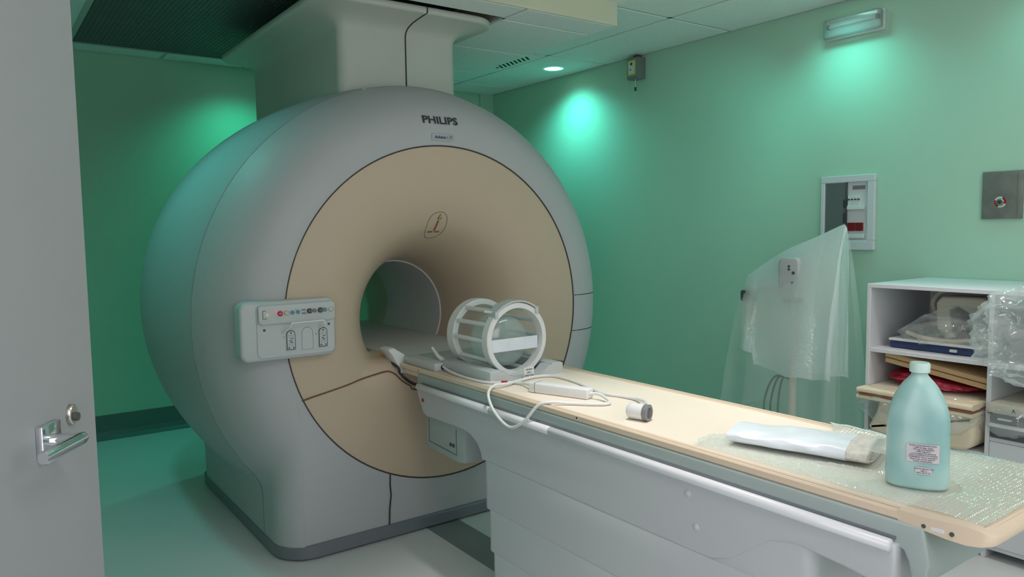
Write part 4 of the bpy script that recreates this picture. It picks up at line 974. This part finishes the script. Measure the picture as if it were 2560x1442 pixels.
bag('clear_bag', (3.45, 1.62, 0.58), (0.20, 0.30, 0.115), 'clear shiny film round the cream pads and cradle', 'bag', 11.0, MT['bag'], 0.14, res=4, tie=lambda v: (setattr(v.co, 'z', min(v.co.z, 0.662)), setattr(v.co, 'z', max(v.co.z, 0.4435)), setattr(v.co, 'y', max(v.co.y, 1.352)), setattr(v.co, 'y', min(v.co.y, 1.845) if v.co.x > KX - 0.01 else v.co.y)))
# right column: marked box and the big loose bag
mb = thing('marked_box', 'cream flat unit marked with a black letter A in the right column of the cabinet', 'box', (3.60, 1.10, 0.518))
bm = B(); box(bm, (3.35, 0.84, 0.622), (3.86, 1.328, 0.668), 0.006); obj('unit_top', bm, MT['beige'], mb, 40)
bm = B(); box(bm, (3.348, 0.84, 0.6235), (3.352, 1.33, 0.6262)); obj('unit_line', bm, MT['ink'], mb)
bm = B(); box(bm, (3.37, 0.84, 0.520), (3.86, 1.325, 0.620), 0.003); obj('unit_body', bm, MT['dgrey'], mb)
bm = B(); box(bm, (3.355, 0.84, 0.568), (3.375, 1.325, 0.582), 0.002); obj('unit_rail', bm, MT['white'], mb)
bm = B(); box(bm, (3.352, 1.245, 0.600), (3.372, 1.295, 0.608), 0.002); obj('unit_catch', bm, MT['white'], mb)
obj('unit_letter', text_bm('A', 0.022, lambda u, v: (3.3475, 1.235 - u, 0.645 + v), 0.02), MT['ink'], mb)
bag('clear_bag', (3.32, 1.10, 0.955), (0.15, 0.30, 0.215), 'big crumpled clear bag spilling out of the right column of the cabinet', 'bag', 5.0, MT['bag'], 0.30, res=5, tie=lambda v: setattr(v.co, 'z', max(v.co.z, 0.80 - (1.38 - v.co.y) * 0.22)))
bag('clear_bag', (3.37, 1.26, 0.60), (0.035, 0.09, 0.075), 'small clear film hanging at the front of the cream unit marked A', 'bag', 9.0, MT['bag'], 0.2, res=3)

# ------------------------------------------------------------------ right wall fittings
# breaker panel
def wpt(x, y): return (2.461 - (x - 185) * 0.000487, 1.666 - (y - 245) * 0.000495)
bp = thing('breaker_panel', 'recessed white breaker panel with smoked door and two red switches on the green wall', 'electrical panel', (XR, 2.30, 1.25))
y0, y1, z0, z1 = 2.147, 2.461, 1.258, 1.666; iy0, iy1, iz0, iz1 = 2.188, 2.437, 1.310, 1.628
bm = B()
for lo, hi in (((y0, iz1), (y1, z1)), ((y0, z0), (y1, iz0)), ((y0, iz0), (iy0, iz1)), ((iy1, iz0), (y1, iz1))): box(bm, (XR - 0.022, lo[0], lo[1]), (XR, hi[0], hi[1]), 0.003, 1)
obj('panel_frame', bm, MT['cab'], bp)
bm = B(); box(bm, (XR - 0.006, iy0, iz0), (XR, iy1, iz1)); obj('panel_back', bm, MT['cab'], bp)
bm = B(); box(bm, (XR - 0.016, 2.312, iz0 + 0.002), (XR - 0.012, iy1 - 0.001, iz1 - 0.002)); sd = obj('smoked_door', bm, MT['smoke'], bp, label='dark tinted clear door leaf')
bm = B(); box(bm, (XR - 0.02, 2.306, iz0 - 0.002), (XR - 0.010, 2.314, iz1)); obj('door_edge', bm, MT['dgrey'], bp)
for za, zb in ((1.492, 1.535), (1.405, 1.462)):
    bm = B(); box(bm, (XR - 0.028, 2.305, za), (XR - 0.012, 2.322, zb), 0.004); obj('door_latch', bm, MT['ink'], bp)
bm = B(); box(bm, (XR - 0.009, 2.208, 1.588), (XR - 0.0055, 2.278, 1.608)); obj('grey_tag', bm, MT['grey'], bp)
for za, zb in ((1.478, 1.500), (1.322, 1.345)):
    bm = B(); box(bm, (XR - 0.020, 2.205, za), (XR - 0.005, 2.305, zb), 0.003); obj('module_ledge', bm, MT['white'], bp)
for k in range(4):
    bm = B(); box(bm, (XR - 0.014, 2.230 + k * 0.0185, 1.500), (XR - 0.005, 2.247 + k * 0.0185, 1.552), 0.001, 1); br = obj('breaker', bm, MT['white'], bp)
    bm = B(); box(bm, (XR - 0.019, 2.2335 + k * 0.0185, 1.530), (XR - 0.013, 2.2435 + k * 0.0185, 1.537)); obj('toggle', bm, MT['ink'], br)
for ya in (2.214, 2.2605):
    bm = B(); box(bm, (XR - 0.016, ya, 1.362), (XR - 0.005, ya + 0.041, 1.407), 0.002); obj('red_switch', bm, MT['redd'], bp, label='dark red rocker switch')
# emergency button plate
ep = thing('button_plate', 'square steel wall plate with a red and white ringed button at the right edge', 'switch plate', (XR, 1.54, 1.42))
bm = B(); box(bm, (XR - 0.014, 1.452, 1.415), (XR, 1.625, 1.638), 0.003); obj('steel_plate', bm, MT['steel'], ep, 40)
bm = B(); box(bm, (XR - 0.017, 1.470, 1.428), (XR - 0.013, 1.474, 1.628)); obj('bent_edge', bm, MT['nickel'], ep)
for y, z in ((1.545, 1.628), (1.545, 1.427)):
    bm = B(); disc(bm, (XR - 0.013, y, z), 0.004, -0.003, 'X', 10); obj('screw', bm, MT['nickel'], ep)
for k in range(4):
    a0 = PI / 2 * k + 0.4; n = 8; bm = B()
    ri, ro = 0.0185, 0.0255
    A_ = [[Vector((XR - xx, 1.544 + r * math.cos(a0 + PI / 2 * i / n), 1.494 + r * math.sin(a0 + PI / 2 * i / n))) for i in range(n + 1)] for xx, r in ((0.0155, ri), (0.0155, ro))]
    loft(bm, A_, False); obj('ring_segment', bm, MT['red' if k % 2 else 'white'], ep)
bm = B(); disc(bm, (XR - 0.013, 1.544, 1.494), 0.017, -0.010, 'X', 24, 0.002); obj('button_bezel', bm, MT['nickel'], ep, 40)
bm = B(); disc(bm, (XR - 0.022, 1.544, 1.494), 0.009, -0.005, 'X', 16, 0.002); obj('button', bm, MT['ink'], ep, 40)
# emergency luminaire
lum = thing('wall_luminaire', 'oblong clear-covered wall lamp with a fluorescent tube, high on the right wall', 'lamp', (XR, 2.28, 2.41))
bm = B(); box(bm, (XR - 0.018, 2.120, 2.412), (XR, 2.445, 2.520), 0.004); obj('lamp_housing', bm, MT['white'], lum, 40)
bm = B(); extrude(bm, [(XR - 0.019, 2.425), (XR - 0.03, 2.46), (XR - 0.03, 2.49), (XR - 0.019, 2.51), (XR - 0.018, 2.51), (XR - 0.018, 2.425)], 'Y', 2.135, 2.43); obj('reflector', bm, MT['reflector'], lum)
bm = B(); tube(bm, [(XR - 0.040, 2.150, 2.478), (XR - 0.040, 2.415, 2.478)], 0.008, 12); obj('fluorescent_tube', bm, MT['white'], lum, 60)
for y in (2.143, 2.422):
    bm = B(); box(bm, (XR - 0.052, y - 0.008, 2.466), (XR - 0.018, y + 0.008, 2.490), 0.003); obj('tube_holder', bm, MT['dgrey'], lum)
bm = B(); extrude(bm, rrect(2.122, 2.416, 2.443, 2.516, 0.012, 4), 'X', XR - 0.062, XR - 0.0185, 0.010, 3); obj('clear_cover', bm, MT['lampcover'], lum, 40)
# oxygen monitor box
sn = thing('sensor_box', 'grey sensor box with yellow-edged label and a probe, under the ceiling on the right wall', 'sensor', (XR, 3.90, 2.36))
bm = B(); box(bm, (3.872, 3.842, 2.440), (XR, 3.948, 2.588), 0.006); obj('sensor_housing', bm, MT['grey'], sn, 40)
bm = B(); box(bm, (3.870, 3.856, 2.462), (3.873, 3.938, 2.572)); obj('yellow_border', bm, MT['yellow'], sn)
bm = B(); box(bm, (3.869, 3.868, 2.474), (3.8715, 3.927, 2.560)); obj('label_field', bm, MT['white'], sn)
bm = B(); box(bm, (3.8683, 3.888, 2.535), (3.8695, 3.910, 2.552)); box(bm, (3.8683, 3.902, 2.500), (3.8695, 3.912, 2.510)); obj('label_print', bm, MT['ink'], sn)
bm = B(); box(bm, (3.900, 3.870, 2.588), (3.94, 3.91, 2.605), 0.003); obj('top_gland', bm, MT['dgrey'], sn)
bm = B(); tube(bm, [(3.91, 3.90, 2.442), (3.91, 3.90, 2.385)], 0.006, 10); obj('probe', bm, MT['panel'], sn, 60)
bm = B(); tube(bm, [(3.91, 3.90, 2.387), (3.91, 3.90, 2.362)], 0.0075, 10); obj('probe_tip', bm, MT['ink'], sn, 60)

# ------------------------------------------------------------------ ceiling fittings
def downlight(x, y, m, label, group=None):
    t = thing('downlight', label, 'lamp', (x, y, ZC), group)
    bm = B(); loft(bm, [circle((x, y, ZC - 0.001), 0.085, 'Z', 40), circle((x, y, ZC - 0.005), 0.083, 'Z', 40), circle((x, y, ZC - 0.004), 0.072, 'Z', 40), circle((x, y, ZC + 0.001), 0.070, 'Z', 40)]); obj('trim_ring', bm, MT['tealrim'] if m is MT['teallamp'] else MT['white'], t, 50)
    bm = B(); disc(bm, (x, y, ZC - 0.0012), 0.071, 0.0010, 'Z', 40); obj('lamp_face', bm, m, t)
lab = ['glowing teal recessed downlight in the ceiling near the far right wall', 'teal recessed downlight above the wall lamp', 'teal recessed downlight above the cabinet', 'teal recessed downlight behind the scanner column', 'teal recessed downlight left of the scanner', 'added teal downlight opposite the wall lamp, brightening the right wall']
for (x, y, p, a, c), l in zip(TEAL_LAMPS, lab): downlight(x, y, MT['teallamp'], l)
downlight(1.68, 1.70, MT['whitelamp'], 'white recessed downlight over the scanner table')
downlight(2.85, 1.45, MT['whitelamp'], 'white recessed downlight between the scanner table and the cabinet')
for (x, y, l) in ((0.75, 0.15, 'white ceiling luminaire over the doorway'), (2.9, 0.30, 'white ceiling luminaire over the foot of the table')):
    t = thing('ceiling_luminaire', l, 'lamp', (x, y, ZC))
    bm = B(); box(bm, (x - 0.58, y - 0.28, ZC - 0.012), (x + 0.58, y + 0.28, ZC - 0.002), 0.002); obj('frame', bm, MT['white'], t)
    bm = B(); box(bm, (x - 0.55, y - 0.25, ZC - 0.016), (x + 0.55, y + 0.25, ZC - 0.011), 0.001); obj('diffuser', bm, MT['whitelamp'], t)
vt = thing('air_vent', 'long slotted air vent plate let into the ceiling beside the lowered box', 'vent', (3.27, 4.5, ZC))
bm = B(); box(bm, (3.13, 4.27, ZC - 0.005), (3.385, 4.86, ZC - 0.001), 0.002); obj('vent_plate', bm, MT['tile'], vt)
for k in range(9):
    y = 4.36 + k * 0.047
    bm = B(); hl = 0.048 if k < 8 else 0.018; box(bm, (3.305 - hl, y, ZC - 0.0062), (3.305 + hl, y + 0.016, ZC - 0.0045), rot=Matrix.Rotation(0.7, 3, 'Z')); obj('vent_slot', bm, MT['black'], vt)

# ------------------------------------------------------------------ door leaf standing open at the left
ex, ey = 0.1625, 1.477; dd = Vector((0.545, 0.838, 0)).normalized(); dn = Vector((dd.y, -dd.x, 0))   # dn looks into the room
def dpt(s, n, z): return Vector((ex, ey, 0)) - dd * s + dn * n + Vector((0, 0, z))
def dbox(bm, s0, s1, n0, n1, z0, z1, bev=0.0):
    t = bmesh.new(); bmesh.ops.create_cube(t, size=1.0)
    for v in t.verts: v.co = Vector(((v.co.x + 0.5) * (s1 - s0) + s0, (v.co.y + 0.5) * (n1 - n0) + n0, (v.co.z + 0.5) * (z1 - z0) + z0))
    if bev: bmesh.ops.bevel(t, geom=t.edges[:], offset=bev, segments=2, affect='EDGES', profile=0.5)
    for v in t.verts: v.co = dpt(*v.co)
    bmesh.ops.recalc_face_normals(t, faces=t.faces); join(bm, t); return bm
door = thing('door_1', 'pale grey door leaf standing open at the left, with chrome lever handle', None, (ex, ey, 0), kind='structure')
obj('door_leaf', dbox(B(), 0.0, 0.84, -0.045, 0.0, 0.008, 2.07, 0.002), MT['door'], door)
HZ = 1.093
obj('handle_rose', dbox(B(), 0.128, 0.180, 0.0, 0.011, HZ - 0.026, HZ + 0.026, 0.002), MT['chrome'], door, 40, label='square chrome rose')
bm = B(); tube(bm, [dpt(0.154, 0.01, HZ), dpt(0.154, 0.050, HZ)], 0.0095, 16); obj('handle_neck', bm, MT['chrome'], door, 50)
bm = B()
rr = []
for s, w_ in ((0.142, 0.006), (0.145, 0.0095), (0.158, 0.0105), (0.21, 0.0105), (0.251, 0.0105), (0.254, 0.0085)):
    rr.append([dpt(s, 0.052 + 0.0075 * math.cos(2 * PI * k / 20), HZ + w_ * math.copysign(abs(math.sin(2 * PI * k / 20)) ** 0.7, math.sin(2 * PI * k / 20))) for k in range(20)])
loft(bm, rr, True, (True, True)); bmesh.ops.recalc_face_normals(bm, faces=bm.faces); obj('handle_lever', bm, MT['chrome'], door, 40)
bm = B(); pz = [dpt(0.082 + 0.0125 * math.cos(2 * PI * k / 28), 0.0, HZ + 0.022 + 0.017 * math.sin(2 * PI * k / 28)) for k in range(28)]
loft(bm, [pz, [p + dn * 0.006 for p in pz], [p + dn * 0.008 + (dpt(0.082, 0, HZ + 0.022) - p) * 0.12 for p in pz]], True, (True, True)); bmesh.ops.recalc_face_normals(bm, faces=bm.faces)
ky = obj('key_rose', bm, MT['nickel'], door, 40)
bm = B(); tube(bm, [dpt(0.080, 0.007, HZ + 0.018), dpt(0.080, 0.013, HZ + 0.018)], 0.007, 14); obj('key_cylinder', bm, MT['dgrey'], door, 40)
bm = B(); dbox(bm, 0.845, 0.86, -0.045, 0.03, 0.0, 2.08); obj('door_jamb', bm, MT['door'], door)
